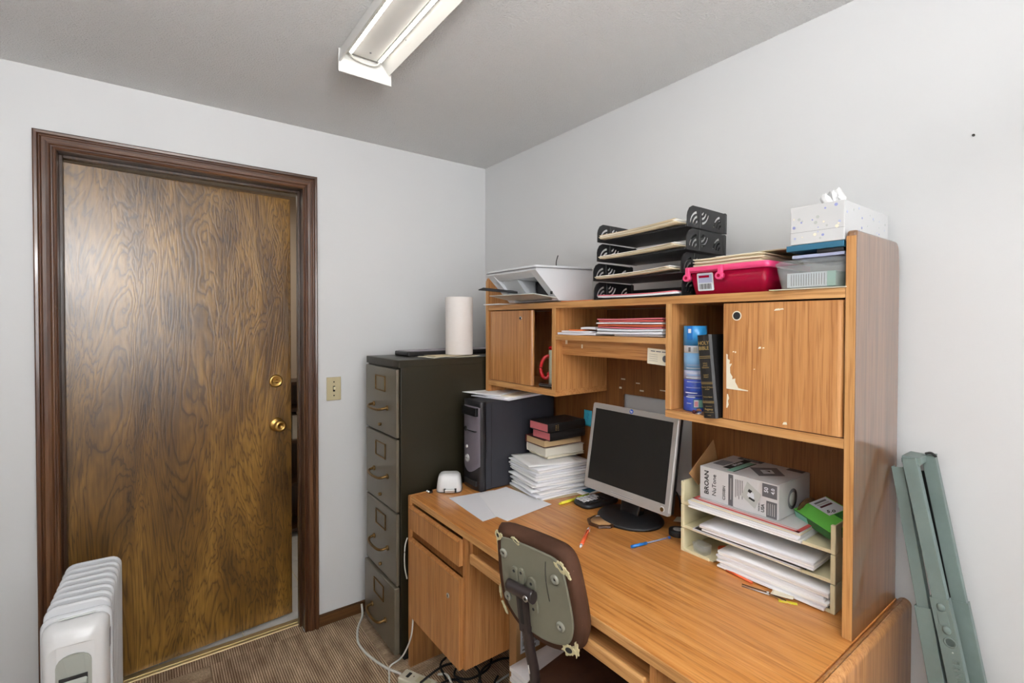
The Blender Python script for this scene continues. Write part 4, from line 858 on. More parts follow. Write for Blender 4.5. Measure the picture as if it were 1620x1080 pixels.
# ------------------------------------------------ left cupboard opening: mug, black thing
mg = thing('travel_mug', 'cream patterned mug with a red handle in the left cupboard opening', 'mug', (-.235, -.935, 1.230))
X, Y, Z = -.236, -.923, 1.2305
b = MB(); b.lathe([(0, 0), (.030, 0), (.031, .012), (.033, .018), (.033, .158), (.030, .160), (.030, .02), (0, .02)], 'mug_cream', (X, Y, Z)); b.build('body', mg)
b = MB(); b.lathe([(.0305, .001), (.0325, .001), (.0325, .013), (.0305, .013)], 'red_plastic', (X, Y, Z)); b.lathe([(.0, .158), (.0345, .158), (.0345, .170), (.022, .176), (0, .176)], 'red_plastic', (X, Y, Z)); b.build('lid', mg, label='red lid and base ring')
b = MB(); hx, hy = -.80, .60; q = lambda r_, z: (X+hx*r_, Y+hy*r_, Z+z)
b.tube([q(.030, .128), q(.042, .130), q(.056, .118), q(.066, .095), q(.068, .070), q(.062, .048), q(.050, .036), q(.038, .040), q(.033, .052), q(.040, .058)], .0075, 'red_plastic', seg=10); b.build('handle', mg, label='glossy red curled handle')
bo = thing('eyeglass_case', 'small black glossy case at the front edge of the left cupboard', 'case', (-.29, -.94, 1.230))
b = MB(TM(-.292, -.940, 1.2305, R(4))); b.loft([[(x, y, z) for x, y in rrect(-.020+k, .020-k, -.038+k, .050-k, .012)] for z, k in ((0, .002), (.003, 0), (.014, 0), (.018, .003))], 'black_gloss'); b.build('shell', bo)
b = MB(TM(-.292, -.940, 1.2305, R(4))); b.box(-.0205, .02, -.036, .048, .0085, .0092, 'dull_chrome'); b.build('seam', bo)

# ------------------------------------------------ spray can and Bible in the right section
sc_ = thing('spray_can', 'blue aerosol spray can with a bright blue cap', 'spray can', (-.262, -1.610, 1.228))
X, Y, Z = -.268, -1.615, 1.2285
b = MB(); b.lathe([(0, .001), (.0335, .001), (.0350, .004), (.0340, .007), (.0340, .045)], 'can_blue', (X, Y, Z)); b.lathe([(.0340, .045), (.0340, .100)], 'can_blue', (X, Y, Z)); b.lathe([(.0340, .100), (.0340, .128)], 'can_lilac', (X, Y, Z)); b.lathe([(.0340, .128), (.0340, .182)], 'can_pale', (X, Y, Z)); b.lathe([(.0340, .182), (.0340, .204), (.0335, .207), (0, .207)], 'can_white', (X, Y, Z)); b.build('can', sc_)
def arcband(b, z0, z1, a0, a1, r_, m, n=6):
    t = bmesh.new(); A = [[t.verts.new((X+rr_*math.cos(R(a0+(a1-a0)*i/n)), Y+rr_*math.sin(R(a0+(a1-a0)*i/n)), Z+z)) for i in range(n+1)] for rr_ in (r_-.0006, r_) for z in (z0, z1)]
    for i in range(n):
        t.faces.new((A[2][i], A[2][i+1], A[3][i+1], A[3][i])); t.faces.new((A[0][i], A[1][i], A[1][i+1], A[0][i+1])); t.faces.new((A[0][i], A[0][i+1], A[2][i+1], A[2][i])); t.faces.new((A[1][i], A[3][i], A[3][i+1], A[1][i+1]))
    bmesh.ops.recalc_face_normals(t, faces=t.faces); b._add(t, m)
b = MB()
for z0, z1, a0, a1, m_ in ((.012, .040, 205, 262, 'teal'), (.015, .037, 209, 232, 'can_white'), (.017, .033, 211, 229, 'pink_paper'), (.015, .037, 234, 260, 'mint'), (.044, .047, 165, 215, 'can_white'), (.050, .052, 175, 250, 'can_lilac'), (.057, .060, 160, 225, 'can_white'), (.066, .069, 190, 262, 'blue'), (.074, .0755, 165, 240, 'can_lilac'), (.083, .0855, 200, 262, 'blue'), (.092, .0935, 170, 250, 'can_white'), (.104, .107, 165, 255, 'can_white'), (.113, .115, 170, 262, 'can_pale'), (.120, .122, 165, 250, 'can_white'),
        (.134, .136, 165, 250, 'can_white'), (.144, .1455, 170, 260, 'can_lilac'), (.186, .200, 178, 190, 'mid_grey'), (.186, .200, 204, 222, 'pale_grey'), (.188, .199, 236, 246, 'mid_grey'), (.024, .027, 170, 195, 'can_lilac'), (.032, .034, 172, 190, 'blue')): arcband(b, z0, z1, a0, a1, .0346, m_)
b.build('label_print', sc_, kind='stuff')
b = MB(); b.lathe([(.0355, .205), (.0355, .240), (.0345, .266), (.0335, .2665), (.0325, .240), (.0325, .208)], 'spray_blue', (X, Y, Z)); cap = b.build('cap', sc_, label='bright blue cap')
b = MB(); b.cyl((X, Y, Z+.207), (X, Y, Z+.255), .010, 'can_white'); b.box(X-.0365, X-.033, Y-.014, Y+.006, Z+.222, Z+.266, 'blue_plastic', .004); b.box(X-.0375, X-.034, Y-.009, Y+.001, Z+.244, Z+.257, 'can_white', .001); b.build('nozzle', sc_)
bb = thing('bible', 'black leather Bible with gilt lettering leaning beside the blue spray can', 'book', (-.25, -1.695, 1.228))
Mb = Matrix.Translation((0, -1.733, 1.2292)) @ Matrix.Rotation(R(-6.5), 4, 'X') @ Matrix.Translation((0, 1.733, -1.2292))
Mb = Matrix.Translation((0, -1.735, 1.2290)) @ Matrix.Rotation(R(5.6), 4, 'X').inverted() @ Matrix.Translation((0, 1.735, -1.2290))
b = MB(Mb); H_ = .243
pr = [(-.335, -1.735), (-.341, -1.729), (-.343, -1.712), (-.341, -1.695), (-.335, -1.689), (-.190, -1.689), (-.190, -1.692), (-.333, -1.692), (-.333, -1.732), (-.190, -1.732), (-.190, -1.735)]
b.loft([[(x, y, z) for x, y in pr] for z in (1.2292, 1.2292+H_)], 'leather_black', smooth=False); b.build('cover', bb)
b = MB(Mb); b.box(-.333, -.194, -1.7315, -1.6925, 1.2325, 1.2292+H_-.003, 'pink_pages'); b.build('pages', bb)
b = MB(Mb); zt = 1.2292+H_
for body, sz, dz in (('HOLY\nBIBLE', .0150, .032), ('KING\nJAMES\nVERSION', .0062, .090), ('GIANT\nPRINT', .0062, .121), ('Words Of Christ\nin Red', .0058, .156), ('Concordance', .0058, .181), ('Regency', .0085, .217), ('VOICE', .0040, .235)):
    b.text(body, sz, (-.3434, -1.712, zt-dz), FX, UP, 'gold', .0002, bold=sz > .008, sx=.9)
for dz in (.063, .068, .139, .143, .194, .198): b.box(-.3436, -.3425, -1.730, -1.694, zt-dz-.0008, zt-dz+.0008, 'gold')
b.box(-.3434, -.3425, -1.722, -1.702, zt-.209, zt-.208, 'gold'); b.box(-.3434, -.3425, -1.726, -1.698, zt-.226, zt-.225, 'gold'); b.build('gilt_lettering', bb)
b2 = thing('book', 'second black book standing in the dark right of the Bible', 'book', (-.2, -1.765, 1.228))
b = MB(); b.box(-.255, -.08, -1.790, -1.748, 1.2290, 1.468, 'leather_black', .003); b.build('cover', b2); b = MB(); b.box(-.2565, -.2545, -1.788, -1.7865, 1.235, 1.455, 'gold'); b.build('gilt_edge', b2)
tr = thing('trinket', 'tiny clear and brown glass trinket on the shelf between spray can and Bible', 'ornament', (-.315, -1.658, 1.2285)); b = MB(); b.sph((-.316, -1.660, 1.2365), .0085, 'clear_glass'); b.build('bead', tr); b = MB(); b.sph((-.322, -1.648, 1.2345), .0060, 'maroon'); b.build('bead', tr)

# ------------------------------------------------ cream letter trays on the desk
def ctray(root, z, H_=.0755):
    x0, x1, ya, yb = -.240, -.030, -1.550, -2.004
    for y, s in ((ya, -1), (yb, 1)):
        b = MB(); y0, y1 = sorted((y, y+s*.004)); b.box(x0, x1, y0, y1, z, z+H_, 'ivory', .0012, seg=1)
        y0, y1 = sorted((y-s*.001, y+s*.011)); b.box(x0-.002, x0+.007, y0, y1, z, z+H_, 'ivory', .0015, seg=1)
        for k in range(1, 5): b.box(x0+k*.045, x0+k*.045+.004, min(y, y-s*.0015), max(y, y-s*.0015), z+.004, z+H_-.004, 'ivory', .0005, seg=1)
        b.build('side_panel', root)
    b = MB(frame((0, 0, z+.001), (1, 0, 0), (0, 1, 0))); c0 = -1.777
    pl = [(x1, yb+.004), (x1, ya-.004), (x0, ya-.004), (x0, c0+.135), (x0+.006, c0+.115), (x0+.040, c0+.105), (x0+.044, c0+.09), (x0+.044, c0-.09), (x0+.040, c0-.105), (x0+.006, c0-.115), (x0, c0-.135), (x0, yb+.004)]
    b.plate(pl, [], .0025, 'ivory'); b.build('tray_floor', root)
    b = MB(); b.box(x0-.001, x0+.003, ya-.004, c0+.125, z, z+.010, 'ivory', .0012, seg=1); b.build('front_lip', root); b = MB(); b.box(x0-.001, x0+.003, yb+.004, c0-.125, z, z+.010, 'ivory', .0012, seg=1); b.build('front_lip', root)
    b = MB(); b.box(x1-.003, x1, yb, ya, z+.003, z+.05, 'ivory'); b.build('back_wall', root)
for k, nm in enumerate(('lowest', 'middle', 'topmost')):
    r_ = thing('letter_tray', 'cream plastic letter tray, %s of the three on the desk' % nm, 'letter tray', (-.13, -1.777, DZT+.0005+k*.0775), 0, 'cream letter trays on the desk'); ctray(r_, DZT+.0005+k*.0775)
random.seed(3)
def bundles(z, n, x, y, w_, d_, which, mats, rz0=0, th=.0075, off=0):
    for i in range(n):
        sheaf('paper_packet', x+random.uniform(-.004, .004), y+random.uniform(-.006, .006), z+i*(th+.0008), w_, d_+random.uniform(-.01, .008), th-.0012, rz0+random.uniform(-1.2, 1.2), mats[i % len(mats)],
              'white paper packet in the %s cream letter tray, %s' % (which, ORD[i+off]), 'papers', 'papers in the %s cream letter tray' % which, bend=lambda u, v, i=i: .0006*math.sin(5*v+i)+.0006, ny=10)
bundles(DZT+.005, 7, -.155, -1.835, .195, .30, 'lowest', ['paper', 'paper_b', 'paper_c'], 0, .0065)
bundles(DZT+.0825, 2, -.150, -1.765, .20, .325, 'middle', ['cream_paper', 'paper_b'], -1, .005)
sheaf('file_folder', -.152, -1.775, DZT+.0955, .205, .33, .0016, 0, 'tower_black', 'black folder edge among the papers in the middle cream tray', 'folder')
bundles(DZT+.0985, 3, -.158, -1.790, .20, .33, 'middle', ['paper', 'paper_c', 'paper_b'], 1.5, .006, 2)
bundles(DZT+.160, 3, -.158, -1.760, .20, .335, 'topmost', ['paper_c', 'paper', 'paper_b'], 0, .006)
sheaf('envelope', -.160, -1.760, DZT+.1815, .195, .33, .0035, .5, 'cream_paper', 'cream envelope under the red-bordered mailer in the top cream tray', 'envelope')
ml = thing('mailer', 'white cardboard mailer with a red border under the white carton', 'envelope', (-.158, -1.775, DZT+.186))
Mm2 = TM(-.158, -1.762, DZT+.1862, R(-1)); b = MB(Mm2); b.slab(.195, .325, .0030, 'box_white'); b.build('mailer_body', ml)
b = MB(Mm2)
for q in ((-.0975, -.086, -.1625, .1625), (-.080, -.0775, -.155, .155), (-.0975, .0975, -.1625, -.151), (-.0975, .0975, .153, .1625)): b.box(*q, .0030, .0034, 'red_paper')
b.build('red_border', ml)
# broan carton
bc = thing('carton', 'white printed ventilation fan carton lying on the top cream tray', 'carton', (-.13, -1.72, DZT+.19))
BX0, BX1, BY0, BY1, BZ0, BZ1 = -.222, -.020, -1.855, -1.606, DZT+.1900, 1.044
part(bc, 'carton_body', 'box_white', (BX0, BX1, BY0+.004, BY1, BZ0, BZ1), r=.0012)
b = MB(TM(BX0+.002, BY0+.0030, 0, R(0))); b.box(0, .20, -.0012, .0006, BZ0+.001, BZ1-.001, 'box_white', .0003, seg=1); b.box(0, .20, .0010, .0022, BZ0, BZ1-.002, 'cardboard'); b.build('end_flap', bc)
hz = (BZ0+BZ1)/2; RD = (0, 0, 1); RU = (0, 1, 0)    # text turned: reads upward
Xf = BX0-.0004
b = MB()
b.text('BROAN', .021, (Xf, BY1-.024, hz+.002), RD, RU, 'ink', .0003, bold=True, sx=1.05); b.text('NuTone', .019, (Xf, BY1-.050, hz-.001), RD, RU, 'ink', .0003, sx=1.05); b.text('C350BN', .0125, (Xf, BY1-.083, hz-.016), RD, RU, 'ink', .0003)
b.box(Xf-.0002, Xf+.0003, BY1-.112, BY1-.097, BZ0+.002, BZ1-.004, 'box_grey'); b.box(Xf-.0005, Xf, BY1-.106, BY1-.104, BZ0+.02, BZ1-.015, 'pale_grey')
for k, l in enumerate((.055, .05, .058, .045, .056)): b.box(Xf-.0002, Xf+.0003, BY1-.121-k*.0052, BY1-.1192-k*.0052, BZ1-.014-l, BZ1-.014, 'mid_grey')
b.build('lettering', bc)
b = MB(frame((Xf, BY1-.168, hz+.002), FX, UP)); b.plate([(-.030, -.010), (-.012, .036), (.030, .008), (.012, -.038)], [], .0004, 'pale_grey'); b.plate([(-.012, -.004), (-.006, .010), (.008, .006), (.010, -.008), (0, -.014)], [], .0007, 'can_white'); b.plate([(-.010, .008), (-.006, .016), (.004, .012), (-.002, .004)], [], .0009, 'ink'); b.plate([(-.008, -.012), (.010, -.018), (.012, -.013), (-.004, -.007)], [], .0009, 'ink'); b.build('fan_picture', bc)
b = MB(); b.box(Xf-.0003, Xf+.0003, BY0+.006, BY0+.048, hz+.008, BZ1-.004, 'box_grey'); b.box(Xf-.0003, Xf+.0003, BY0+.006, BY0+.036, BZ0+.002, hz-.002, 'box_grey')
b.text('50', .016, (Xf-.0005, BY0+.036, hz+.029), RD, RU, 'can_white', .0003, bold=True); b.text('4.0', .014, (Xf-.0005, BY0+.017, hz+.029), RD, RU, 'can_white', .0003, bold=True)
b.text('USA', .013, (Xf-.0003, BY0+.046, hz-.027), RD, RU, 'ink', .0003, bold=True); b.text('MADE IN', .006, (Xf-.0003, BY0+.057, hz-.027), RD, RU, 'ink', .0003)
for k in range(4): b.box(Xf-.0006, Xf, BY0+.012+k*.006, BY0+.0135+k*.006, BZ0+.008, hz-.008, 'pale_grey')
b.build('lettering', bc)
# top face print
Zt = BZ1+.0004; b = MB()
for k in range(14): b.box(BX0+.055, BX0+.120, BY1-.012-k*.0028, BY1-.0106-k*.0028, Zt-.0003, Zt+.0002, 'mid_grey')
b.box(BX0+.04, BX0+.175, BY1-.079, BY1-.055, Zt-.0003, Zt+.0002, 'ink'); b.box(BX0+.02, BX0+.155, BY1-.100, BY1-.079, Zt-.0003, Zt+.0002, 'mint'); b.box(BX0+.02, BX0+.16, BY1-.104, BY1-.100, Zt-.0003, Zt+.0002, 'ink')
b.box(BX1-.03, BX1-.003, BY1-.11, BY1-.03, Zt-.0003, Zt+.0002, 'box_grey'); b.box(BX1-.03, BX1-.003, BY0+.012, BY0+.06, Zt-.0003, Zt+.0002, 'box_grey')
b.text('NuTone', .016, (BX1-.016, BY1-.07, Zt+.0002), FX, (1, 0, 0), 'pale_grey', .0003)
b.text('BROAN', .016, (BX0+.108, BY1-.067, Zt+.0002), (1, 0, 0), (0, 1, 0), 'can_white', .0003, bold=True)
b.build('lettering', bc)
b = MB(frame((BX0+.10, BY0+.085, Zt), (0, -1, 0), (1, 0, 0))); b.plate([(-.055, .005), (.0, .065), (.055, .002), (.006, -.058)], [], .0003, 'mid_grey'); b.plate([(-.022, .004), (.0, .030), (.024, .002), (.004, -.026)], [], .0006, 'can_white'); b.plate([(-.008, .006), (.002, .016), (.010, .004)], [], .0009, 'ink'); b.build('fan_picture', bc)
b = MB(); b.lathe([(0, 0), (.030, 0), (.030, .0004), (0, .0004)], 'mid_grey', (BX0+.085, BY0+.0016, hz-.005), (0, -1, 0)); b.lathe([(0, .0004), (.020, .0004), (.020, .0008), (0, .0008)], 'pale_grey', (BX0+.085, BY0+.0016, hz-.005), (0, -1, 0)); b.build('end_picture', bc)
kb = thing('card_sheet', 'piece of brown cardboard sticking up left of the white printed carton', 'cardboard', (-.10, -1.60, 1.0))
b = MB(frame((-.235, -1.575, 1.012), (.87, .02, .40), (.40, .05, -.9))); b.plate([(0, 0), (.17, -.02), (.17, .07), (.035, .072)], [], .002, 'cardboard'); b.build('flap', kb)
# green box
gb = thing('carton', 'bright green box tilted against the right side of the top cream tray', 'carton', (-.13, -1.93, DZT+.17))
A_, B2, C2 = Vector((-.150, -1.862, .964)), Vector((-.228, -1.987, .957)), Vector((-.052, -1.895, 1.000))
Mg = frame(A_, B2-A_, (C2-A_)-(B2-A_)*((C2-A_).dot(B2-A_)/(B2-A_).dot(B2-A_))); LG, WG = (B2-A_).length, .105
b = MB(Mg); b.box(0, LG, 0, WG, -.026, 0, 'dark_green', .001); b.box(.001, LG-.001, .0005, WG-.001, -.0004, .0006, 'green_card'); b.build('carton_body', gb)
b = MB(Mg); b.box(.004, .055, -.0006, .0004, -.022, -.004, 'mint'); b.build('side_panel_print', gb)
b = MB(Mg); b.box(.002, .085, .048, WG-.004, .0006, .0014, 'can_white'); b.text('5.0', .018, (.072, .064, .0016), (.6, 1, 0), (-1, .6, 0), 'ink', .0002, bold=True)
for k in range(3): b.box(.012+k*.012, .020+k*.012, .056, .092, .0014, .0017, ('mid_grey', 'pale_grey', 'maroon')[k])
b.build('label', gb, label='white printed label')
b = MB(Mg); b.box(.088, LG-.001, .060, WG-.001, .0006, .0012, 'dark_green'); b.build('end_band', gb)
wr = thing('wrapper', 'crumpled brown and grey wrapper between the white carton and the green box', 'wrapper', (-.10, -1.875, DZT+.2))
b = MB(); rd = random.Random(9); rg = []
for k in range(6):
    r_ = (.003, .012, .016, .017, .013, .004)[k]; rg.append([(-.16+k*.022, -1.878+(r_*.55+rd.uniform(-.003, .003))*math.cos(a), DZT+.218+(r_+rd.uniform(-.004, .004))*math.sin(a)) for a in [i*math.pi/5 for i in range(10)]])
b.loft(rg, 'card_dark', smooth=False); b.build('crumple', wr)
# odds in the lowest tray and in front
sf = thing('scissors', 'orange-handled scissors at the back of the lowest cream tray', 'scissors', (-.12, -1.645, DZT+.004)); 
for dx, dy in ((0, 0), (.012, -.035)):
    b = MB(TM(-.135+dx, -1.650+dy, DZT+.009, R(20))); b.tube([(.018*math.cos(a), .024*math.sin(a), 0) for a in [i*math.pi/5 for i in range(11)]], .0045, 'orange_plastic', seg=8); b.build('handle', sf, label='orange handle loop')
b = MB(TM(-.085, -1.68, DZT+.006, R(18))); b.box(0, .05, -.006, .006, 0, .003, 'dull_chrome'); b.build('blade', sf)
cp = thing('plastic_cup', 'small translucent white plastic container at the left in the lowest cream tray', 'container', (-.205, -1.610, DZT+.004))
b = MB(TM(-.208, -1.606, DZT+.0045, R(-10))); b.loft([[(x, y, z) for x, y in rrect(-.016-q, .016+q, -.024-q, .024+q, .006)] for z, q in ((0, 0), (.028, .003), (.029, .001), (.004, -.002))], 'clear_tub'); b.build('cup', cp)
pc = thing('pencil', 'orange pencil lying under the front edge of the lowest cream tray', 'pencil', (-.262, -1.80, DZT)); b = MB(); b.cyl((-.252, -1.715, DZT+.0045), (-.262, -1.800, DZT+.0045), .0038, 'orange_plastic', seg=6); b.build('shaft', pc); b = MB(); b.cyl((-.252, -1.715, DZT+.0045), (-.250, -1.700, DZT+.0045), .0038, 'manila', .0006, seg=6); b.build('point', pc)
ky = thing('compass', 'thin metal drawing compass with a yellow note tag in front of the cream trays', 'drawing compass', (-.29, -1.85, DZT))
b = MB(); b.tube([(-.300, -1.790, DZT+.003), (-.285, -1.86, DZT+.004)], .0016, 'dull_chrome', smooth=0); b.tube([(-.290, -1.785, DZT+.003), (-.278, -1.855, DZT+.005), (-.276, -1.90, DZT+.003)], .0013, 'ink', smooth=0); b.sph((-.280, -1.853, DZT+.005), .004, 'dull_chrome'); b.build('arm', ky)
b = MB(); b.tube([(-.285, -1.86, DZT+.004), (-.282, -1.915, DZT+.002)], .0012, 'gold', smooth=0); b.build('needle', ky)
sheaf('note_slip', -.262, -1.885, DZT+.0062, .030, .055, .0008, 12, 'cream_paper', 'small pale yellow paper slip in front of the cream trays', 'paper', bend=lambda u, v: .004*(1-v))
sheaf('note_slip', -.277, -1.905, DZT+.0008, .012, .045, .0008, 30, 'yellow', 'narrow yellow strip in front of the cream trays', 'paper')

# ------------------------------------------------ office chair
ch = thing('office_chair', 'worn brown office chair with torn foam edges, its back to the room', 'chair', (-.62, -1.44, 0), R(8.7))
ln = R(8); fwd = Vector((.988, .152, 0)); rt = Vector((.152, -.988, 0)); upv = Vector((0, 0, 1))*math.cos(ln)-fwd*math.sin(ln)
O_ = Vector((-.855, -1.37, .92)); Mch = Matrix.Identity(4); nrm = rt.cross(upv)    # toward camera
for i in range(3): Mch[i][0] = rt[i]; Mch[i][1] = upv[i]; Mch[i][2] = nrm[i]; Mch[i][3] = O_[i]
_bp = [(-.004, -.012), (.010, .006), (.10, .012), (.20, .012), (.238, .004), (.258, -.022), (.270, -.08), (.279, -.15), (.279, -.20), (.262, -.245), (.225, -.272), (.165, -.288), (.11, -.288), (.06, -.278), (.022, -.252), (-.004, -.215), (-.012, -.15), (-.010, -.08)]
def _cr(P, k=3):
    Q = []; n = len(P)
    for i in range(n):
        a, b_, c, d = (Vector(P[(i+j) % n]) for j in (-1, 0, 1, 2))
        for q in range(k):
            u = q/k; Q.append(.5*((2*b_)+(c-a)*u+(2*a-5*b_+4*c-d)*u*u+(3*b_-a-3*c+d)*u**3))
    return Q
_bo = _cr(_bp)
def bshape(inset=0):
    return [(.132+(p.x-.132)*(1-inset/.143), -.138+(p.y+.138)*(1-inset/.15)) for p in _bo]
def ringz(inset, z, crv=.0): return [(x, y, z) for x, y in bshape(inset)]
b = MB(Mch); b.loft([ringz(.020, .001), ringz(.006, .004), ringz(0, -.008), ringz(-.004, -.022), ringz(.002, -.040), ringz(.022, -.052), ringz(.06, -.058)], 'brown_upholstery'); cu = b.build('backrest', ch)
b = MB(Mch); b.loft([ringz(.024, .000), ringz(.021, .0065), ringz(.024, .0085), ringz(.030, .0065)], 'chair_plate'); b.build('back_shell', ch, label='olive grey back shell')
for x, y in ((.017, -.062), (.017, -.192), (.217, -.070), (.222, -.198)):
    x += .008 if x < .1 else -.006
    b = MB(Mch); b.lathe([(0, .006), (.013, .006), (.0135, .010), (.010, .0125), (.006, .0125), (.005, .0095), (0, .0095)], 'bolt_grey', (x, y, 0), (0, 0, 1), seg=18); b.box(x-.0032, x+.0032, y-.0032, y+.0032, .0092, .0100, 'ink'); b.build('bolt', ch)
def pill(cx_, cy, w_, h_, z0, z1, m, M_=Mch, name='bracket', holes_=()):
    b = MB(M_); L = rrect(cx_-w_/2, cx_+w_/2, cy-h_/2, cy+h_/2, w_/2-.0005); b.loft([[(x, y, z) for x, y in L] for z in (z0, z1)], m, smooth=False)
    for hx, hy in holes_: b.cyl((hx, hy, z1-.001), (hx, hy, z1+.0006), .0042, 'ink', seg=10)
    return b.build(name, ch)
pill(.066, -.118, .024, .062, .0075, .014, 'chair_plate', holes_=((.066, -.098),)); pill(.092, -.105, .020, .044, .0075, .013, 'chair_plate', holes_=((.092, -.095),)); pill(.128, -.148, .028, .105, .0075, .014, 'chair_plate', holes_=((.128, -.112), (.128, -.185)))
b = MB(Mch); b.loft([[(x, y, z) for y, z in [( -.137+.018*math.cos(a), .026+.014*math.sin(a)) for a in [i*math.pi/6 for i in range(12)]]] for x in (.052, .060, .138, .146)], 'chair_dark'); hg = b.build('hinge_arm', ch)
b = MB(Mch); b.cyl((.128, -.140, .036), (.128, -.140, .0415), .0085, 'dull_chrome', seg=16); b.cyl((.128, -.140, .0415), (.128, -.140, .042), .004, 'ink', seg=8); b.build('pivot_bolt', hg)
# upright bar down to under the seat
w0 = Mch @ Vector((.092, -.150, .020)); dn = -upv
b = MB(Mch); b.loft([[(x, y, z) for x, z in ((.078, .010), (.108, .010), (.108, .026), (.078, .026))] for y in (-.150, -.262)], 'chair_dark', smooth=False); b.box(.088, .098, -.235, -.165, .0255, .0275, 'ink'); b.build('slotted_bar', ch)
p1, p2, p3 = Mch @ Vector((.092, -.250, .012)), Mch @ Vector((.098, -.42, .006)), Vector((0, 0, 0))
p3 = Vector((-.76, -1.46, .325)); p4 = Vector((-.60, -1.48, .318))
b = MB()
def bar(A, B_, w_, t_): 
    d = (B_-A).normalized(); s_ = rt; n_ = d.cross(s_).normalized(); b.loft([[P_+s_*(w_/2*sx)+n_*(t_/2*sy) for sx, sy in ((-1, -1), (1, -1), (1, 1), (-1, 1))] for P_ in (A, B_)], 'chair_dark', smooth=False)
b.tube([p1, p1*.5+p2*.5, p2, p2*.35+p3*.65+Vector((-.03, 0, -.01)), p3, p4], .015, 'chair_dark', seg=10); b.build('upright', ch)
b = MB(); b.box(*[v for v in (0, 0, 0, 0, 0, 0)], 'ink') if False else None
b.tube([p1*.35+p2*.65+nrm*.0155, p1*.2+p2*.8+nrm*.0155], .0016, 'cable_white', smooth=0); b.build('screw_mark', ch)
# seat
Ms_ = TM(-.57, -1.49, .40, R(8.7))
def sring(q, z): return [(x, y, z) for x, y in rrect(-.17+q, .17-q, -.18+q, .18-q, max(.012, .07-q*.5))]
b = MB(Ms_); b.loft([sring(.03, -.045), sring(.004, -.030), sring(0, -.008), sring(.012, .012), sring(.05, .022), sring(.12, .024)], 'brown_upholstery'); b.build('seat', ch)
b = MB(Ms_); b.loft([sring(.05, -.058), sring(.03, -.046)], 'chair_dark', smooth=False); b.box(-.12, .12, -.09, .09, -.085, -.055, 'chair_dark', .006); b.build('seat_plate', ch)
b = MB(Ms_); b.cyl((0, 0, -.30), (0, 0, -.08), .014, 'dull_chrome'); b.cyl((0, 0, -.335), (0, 0, -.20), .025, 'chair_dark'); b.build('gas_column', ch)
b = MB(Ms_); b.cyl((0, 0, -.350), (0, 0, -.300), .038, 'chair_dark'); hub = b.build('base_hub', ch)
for k in range(5):
    a = R(72*k+20); c, s_ = math.cos(a), math.sin(a)
    b = MB(Ms_); b.tube([(c*.03, s_*.03, -.320), (c*.15, s_*.15, -.327), (c*.265, s_*.265, -.340)], .015, 'chair_dark', smooth=2); b.build('base_leg', ch)
    b = MB(Ms_); b.cyl((c*.27-s_*.012, s_*.27+c*.012, -.3755), (c*.27+s_*.012, s_*.27-c*.012, -.3755), .0245, 'black_plastic'); b.build('caster', ch)
# torn patches showing foam
b = MB(Mch); rd = random.Random(4)
def torn(cx_, cy, sx, sy, z, n=26, inner=True, rot=0):
    L = []; I = []
    for i in range(n):
        a = 2*math.pi*i/n; j = rd.uniform(.62, 1.2); x, y = sx*math.cos(a)*j, sy*math.sin(a)*j; L.append((cx_+x*math.cos(rot)-y*math.sin(rot), cy+x*math.sin(rot)+y*math.cos(rot)))
        x, y = sx*.55*math.cos(a), sy*.5*math.sin(a); I.append((cx_+x*math.cos(rot)-y*math.sin(rot), cy+x*math.sin(rot)+y*math.cos(rot)))
    b.plate(L, [I] if inner else [], .004, 'foam', M=TM(0, 0, z))
    if inner: b.plate(I, [], .0025, 'ink', M=TM(0, 0, z))
torn(.232, -.028, .020, .012, .0045, rot=-.6); torn(.252, -.040, .017, .006, .0035, inner=False, rot=-.9); torn(.235, -.256, .024, .016, .0035, rot=.5); torn(.258, -.246, .008, .022, .001, inner=False, rot=-.1); torn(.080, -.010, .018, .006, .0045, rot=-.35)
torn(.004, -.018, .010, .014, .002); torn(.018, -.016, .006, .008, .004, inner=False); torn(-.004, -.055, .0035, .026, -.002, inner=False); torn(-.016, -.200, .004, .020, -.003, inner=False); torn(-.001, -.240, .0035, .020, .001, inner=False, rot=.5)
b.build('torn_foam', cu, label='torn edge showing yellow foam', kind='stuff')
b = MB(Mch); b.tube([(.185, -.030, .0092), (.180, -.070, .0092), (.182, -.110, .0092), (.186, -.140, .0092)], .0009, 'ink', seg=5); b.build('crack', ch)

# ------------------------------------------------ oil radiator
ra = thing('oil_radiator', 'white oil-filled radiator heater standing in front of the door', 'heater', (-1.815, -.36, 0), R(-2.6))
Mr = ROOTM[ra]; RZ = .645
def fin(y, t_, hw=.079, inset=0, z0=.08, z1=RZ, m='white_gloss'):
    def rg(q): return [(x, z) for x, z in rrect(-hw+q, hw-q, z0+q, z1-q, .032)]
    b = MB(Mr); b.loft([[(x, y-t_, z) for x, z in rg(.005)], [(x, y-t_*.5, z) for x, z in rg(.001)], [(x, y, z) for x, z in rg(0)], [(x, y+t_*.5, z) for x, z in rg(.001)], [(x, y+t_, z) for x, z in rg(.005)]], m); return b
for k in range(8):
    y = .175-k*.0455; fin(y, .0075).build('fin', ra)
b = MB(Mr)
b.loft([[(x, y, z) for x, z in rrect(-.056, .056, .11, RZ-.022, .03)] for y in (.175, -.150)], 'white_gloss', smooth=False); b.build('oil_core', ra)
fin(-.158, .011, .084, z0=.05, z1=.622).build('front_flange', ra)
def hrg(q, zt, y, bul=0): return [(x, y, z) for x, z in rrect(-.078+q, .078-q, .06, zt, .030)]
def face(y0, q, zt): return [(x, y0-.030*(1-(x/.08)**2)*(1 if 1 else 0), z) for x, z in rrect(-.078+q, .078-q, .06, zt, .030)]
b = MB(Mr); b.loft([hrg(0, .612, -.160), hrg(.001, .608, -.180), face(-.190, .003, .600), face(-.200, .008, .585), face(-.206, .020, .560)], 'white_plastic'); b.build('control_housing', ra)
